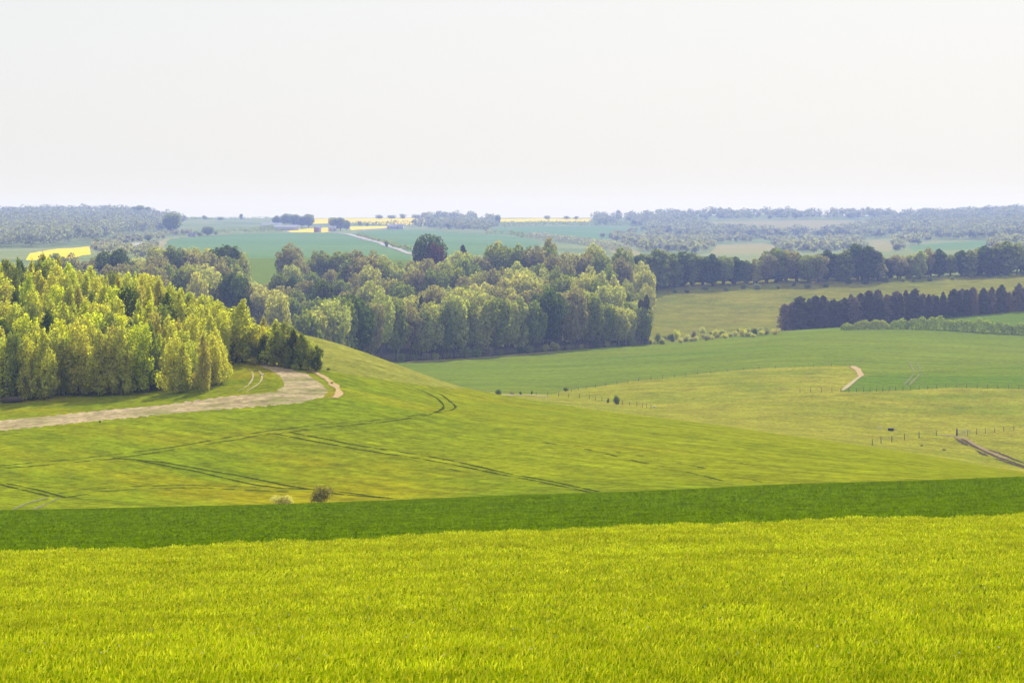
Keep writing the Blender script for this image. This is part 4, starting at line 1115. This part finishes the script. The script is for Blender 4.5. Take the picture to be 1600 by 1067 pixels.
# ---- far buildings
def house(px, row, w, dp, hw, hr, rot, wall, roof, name, label, nwin=3, chim=True):
    Y = ydist(px, row, 'D'); p = P(px, Y)
    r = bpy.data.objects.new(name, None); r.location = tuple(float(q) for q in p); r.rotation_euler = (0, 0, rot); COL.objects.link(r)
    tag(r, label, 'building')
    v, f = box_vf(0, 0, -1, hw, w, dp); v[4:, :2] = v[:4, :2]
    link('wall', np_mesh('wall', v, f, 4), M[wall], r)
    e = .4
    v = np.array([(-w / 2 - e, -dp / 2 - e, hw - .1), (w / 2 + e, -dp / 2 - e, hw - .1), (w / 2 + e, dp / 2 + e, hw - .1), (-w / 2 - e, dp / 2 + e, hw - .1), (-w / 2 - e, 0, hw + hr), (w / 2 + e, 0, hw + hr)])
    f4 = np.array([(0, 1, 5, 4), (2, 3, 4, 5), (3, 2, 1, 0), (0, 4, 4, 3), (1, 2, 5, 5)])
    me = bpy.data.meshes.new('roof'); me.from_pydata([tuple(q) for q in v], [], [(0, 1, 5, 4), (2, 3, 4, 5), (3, 2, 1, 0), (0, 4, 3), (1, 2, 5)])
    ro = link('roof', me, M[roof], r)
    if chim:
        v, f = box_vf(w * .3, 0, hw + hr * .6, hw + hr + 1.2, .9, .7); link('chimney', np_mesh('chimney', v, f, 4), M['brick'], ro)
    for i in range(nwin):
        x_ = -w / 2 + w * (i + .5) / nwin
        v, f = box_vf(x_, -dp / 2 - .03, hw * .35, hw * .75, 1.1, .1); link('window', np_mesh('window', v, f, 4), M['slate'], r)
house(424, 357.5, 26, 14, 4.5, 3.0, .1, 'metal_pale', 'metal_pale', 'farm_barn', 'long low hazy farm barn left of the first skyline clump', 0, False)
house(448, 359.5, 30, 14, 4.0, 2.5, -.05, 'white', 'metal_pale', 'farm_barn', 'long pale farm shed under the first skyline clump', 0, False)
house(494, 363, 5, 6, 5, 1.5, 0, 'brick', 'brick', 'farm_building', 'narrow reddish building left of the white one in the rape', 1, False)
house(498.5, 363, 5, 6, 6, 1.5, 0, 'white', 'metal_pale', 'farm_building', 'narrow white building standing in the yellow rape', 1, False)
house(519, 361.5, 9, 7, 4.5, 2, .2, 'white', 'metal_pale', 'cottage', 'small white cottage left of the second clump', 2)
house(612, 358, 12, 8, 4, 2.2, .1, 'white', 'metal_pale', 'cottage', 'pale house at the end of the narrow yellow strip', 3)
house(622, 358, 14, 8, 4.5, 2.4, -.2, 'white', 'metal_pale', 'cottage', 'second pale house right of the yellow strip', 3)
house(300, 370, 8, 6, 3, 1.5, 0, 'white', 'slate', 'cottage', 'tiny cottage above the far blue green field', 2)
Yh = 1150; 
r_px = 741
BAND['W'] = (1100, 1240)
def house_at(px, Y, *a):
    global ydist
    old = ydist; ydist = lambda x, r, b: Y
    house(px, 0, *a); ydist = old
house_at(741, 1190, 13, 8, 5, 3, .1, 'white', 'slate', 'cottage', 'white walled house half hidden behind the wood top', 3)

# ------------------------------------------------------------------ standing crops in the foreground
def crop_mesh(name, n, y0f, y1f, px0, px1, hmin, hmax, wscale, blades, seed, mats, ear=True, label=''):
    rng = np.random.default_rng(seed)
    # even over the ground: area grows with distance squared; the count thins gently with distance
    e = 1.1
    probe = np.linspace(px0 - 900, px1 + 900, 400)
    lo, hi = np.exp(y0f(probe).min() * e), np.exp(y1f(probe).max() * e)
    Y = (lo + (hi - lo) * rng.random(n)) ** (1 / e)
    px = rng.uniform(0, 1, n)
    a0, a1 = px0 - 9 * F / Y, px1 + 9 * F / Y          # nine metres of crop beyond either side of the view
    px = a0 + (a1 - a0) * px
    keep = (np.log(Y) > y0f(px)) & (np.log(Y) < y1f(px))
    px, Y = px[keep], Y[keep]; n = len(px)
    g = P(px, Y)
    drift = .5 + .5 * np.sin(g[:, 0] * .25 + 1.7 * np.sin(g[:, 1] * .11)) * np.sin(g[:, 1] * .33 + np.sin(g[:, 0] * .13))
    V_, Fc, K = [], [], []
    tot = 0
    for b in range(blades):
        h = rng.uniform(hmin, hmax, n) * (.90 + .12 * drift) * (1.0 if b == 0 else rng.uniform(.55, .95, n))
        az = rng.uniform(0, 2 * pi, n); ln = h * rng.uniform(.08, .32, n) * (.5 if b == 0 else 1)
        # a light wind bends everything a little to the right
        dx = np.cos(az) * ln + .02; dy = np.sin(az) * ln
        w = wscale * Y / 30.0 * rng.uniform(.6, 1.3, n)
        wa = rng.uniform(0, pi, n); wx = np.cos(wa) * w; wy = np.sin(wa) * w * .6
        bx_ = g[:, 0] + rng.normal(0, .05, n); by_ = g[:, 1] + rng.normal(0, .05, n); bz = g[:, 2]
        if b == 0 and ear:
            p = [(bx_ + dx * .8 - wx * .4, by_ + dy * .8, bz + h * .80), (bx_ + dx - wx, by_ + dy - wy, bz + h * .90),
                 (bx_ + dx * 1.5, by_ + dy * 1.5, bz + h * 1.0), (bx_ + dx + wx, by_ + dy + wy, bz + h * .92)]
        else:
            dr = rng.uniform(.72, 1.0, n)   # leaf tips arch over
            p = [(bx_ - wx * .5, by_ - wy * .5, bz + h * .45), (bx_ + dx * .9 - wx, by_ + dy * .9 - wy, bz + h * .93),
                 (bx_ + dx * 2.2, by_ + dy * 2.2, bz + h * dr), (bx_ + dx * .9 + wx, by_ + dy * .9 + wy, bz + h * .90)]
        v = np.stack([np.stack(q, 1) for q in p], 1).reshape(-1, 3)
        V_.append(v); Fc.append(np.arange(n * 4).reshape(n, 4) + tot); tot += n * 4
        K.append(np.full(n, 0 if (b == 0 and ear) else 1))
    me = np_mesh(name, np.concatenate(V_), np.concatenate(Fc), 4)
    for m_ in mats: me.materials.append(m_)
    me.polygons.foreach_set('material_index', np.concatenate(K).astype(np.int32))
    o = bpy.data.objects.new(name, me); COL.objects.link(o)
    return tag(o, label, 'crop', kind='stuff')

def blade_mat(name, c1, c2, c3, trans=.45, tint=(1.5, 1.45, .2, 1), streak=True):
    m, n, l, out = new_mat(name)
    g = n.new('ShaderNodeNewGeometry')
    cr = n.new('ShaderNodeValToRGB')
    cr.color_ramp.elements[0].color = c1; cr.color_ramp.elements[1].color = c3
    e = cr.color_ramp.elements.new(.55); e.color = c2
    l.new(g.outputs['Random Per Island'], cr.inputs[0])
    col = cr.outputs[0]
    mp = n.new('ShaderNodeMapping'); mp.inputs['Scale'].default_value = (.06, .35, .1)
    l.new(g.outputs['Position'], mp.inputs[0])
    t = n.new('ShaderNodeTexNoise'); t.inputs['Scale'].default_value = 1.6; t.inputs['Detail'].default_value = 5
    l.new(mp.outputs[0], t.inputs['Vector'])
    mr = n.new('ShaderNodeMapRange'); mr.inputs[1].default_value = .35; mr.inputs[2].default_value = .65; mr.inputs[3].default_value = .90 if streak else .92; mr.inputs[4].default_value = 1.22 if streak else 1.12
    l.new(t.outputs[0], mr.inputs[0])
    t2 = n.new('ShaderNodeTexNoise'); t2.inputs['Scale'].default_value = 1.1; t2.inputs['Detail'].default_value = 5; t2.inputs['Roughness'].default_value = .7
    mp2 = n.new('ShaderNodeMapping'); mp2.inputs['Scale'].default_value = (1, .45, .3)
    l.new(g.outputs['Position'], mp2.inputs[0]); l.new(mp2.outputs[0], t2.inputs['Vector'])
    m2 = n.new('ShaderNodeMapRange'); m2.inputs[1].default_value = .35; m2.inputs[2].default_value = .65; m2.inputs[3].default_value = .80; m2.inputs[4].default_value = 1.26
    l.new(t2.outputs[0], m2.inputs[0])
    mm = n.new('ShaderNodeMath'); mm.operation = 'MULTIPLY'; l.new(mr.outputs[0], mm.inputs[0]); l.new(m2.outputs[0], mm.inputs[1])
    x = n.new('ShaderNodeMixRGB'); x.blend_type = 'MULTIPLY'; x.inputs[0].default_value = 1
    l.new(col, x.inputs[1]); l.new(mm.outputs[0], x.inputs[2])
    d = n.new('ShaderNodeBsdfDiffuse'); tr_ = n.new('ShaderNodeBsdfTranslucent')
    l.new(x.outputs[0], d.inputs[0])
    tb = n.new('ShaderNodeMixRGB'); tb.blend_type = 'MULTIPLY'; tb.inputs[0].default_value = 1; tb.inputs[2].default_value = tint
    l.new(x.outputs[0], tb.inputs[1]); l.new(tb.outputs[0], tr_.inputs[0])
    mx = n.new('ShaderNodeMixShader'); mx.inputs[0].default_value = trans
    l.new(d.outputs[0], mx.inputs[1]); l.new(tr_.outputs[0], mx.inputs[2]); l.new(mx.outputs[0], out.inputs[0])
    return m
ear_m = blade_mat('barley_ear', C3(.175, .22, .006), C3(.225, .26, .012), C3(.34, .34, .05))
bl_m = blade_mat('barley_blade', C3(.075, .15, .001), C3(.135, .195, .001), C3(.215, .22, .001))
dark_m = blade_mat('dark_blade', C3(.088, .155, .0005), C3(.106, .172, .0005), C3(.13, .195, .0008), trans=.35, streak=False)
edge = lambda px: curve_ln(5, px) + WAV(px)
crop_mesh('barley_crop', 430000, lambda px: np.full_like(px, math.log(24.)), edge, -140, 1740, .47, .57, .0085, 3, 5, [ear_m, bl_m], True, 'standing yellow green barley with pale ears across the foreground')
crop_mesh('dark_crop', 380000, edge, lambda px: np.full_like(px, math.log(168.)), -140, 1740, .44, .48, .008, 2, 6, [dark_m, dark_m], False, 'short dark green crop standing beyond the barley')
# small white flower heads scattered through the barley
rng = np.random.default_rng(9)
n = 260
px = rng.uniform(-60, 1660, n); Y = np.exp(rng.uniform(math.log(32), math.log(84), n)); g = P(px, Y); g[:, 2] += rng.uniform(.5, .6, n)
nv = rng.standard_normal((n, 3)) * .4 + np.array([0, -.5, 1])
v, f = quads_from(g, nv, .014, rng, .9)
fl = link('white_flower', np_mesh('white_flower', v, f, 4), M['white'])
tag(fl, 'tiny white flower heads scattered through the barley', 'flowers', kind='stuff')

# ------------------------------------------------------------------ haze: even air around everything
X0, X1, Y0_, Y1_, Z0, Z1 = -1900, 1900, -30, 4720, -62, 38
v = [(x, y, z) for z in (Z0, Z1) for x, y in ((X0, Y0_), (X1, Y0_), (X1, Y1_), (X0, Y1_))]
me = bpy.data.meshes.new('haze')
me.from_pydata(v, [], [(0, 3, 2, 1), (4, 5, 6, 7), (0, 1, 5, 4), (1, 2, 6, 5), (2, 3, 7, 6), (3, 0, 4, 7)])
hz = link('haze', me)
hm, n, l, out = new_mat('haze_air')
pv = n.new('ShaderNodeVolumePrincipled')
pv.inputs['Color'].default_value = (.40, .52, 1.0, 1)
pv.inputs['Density'].default_value = .00013
pv.inputs['Anisotropy'].default_value = .25
l.new(pv.outputs[0], out.inputs['Volume'])
me.materials.append(hm)
tag(hz, 'pale blue summer haze in the valley air', 'haze', kind='stuff')
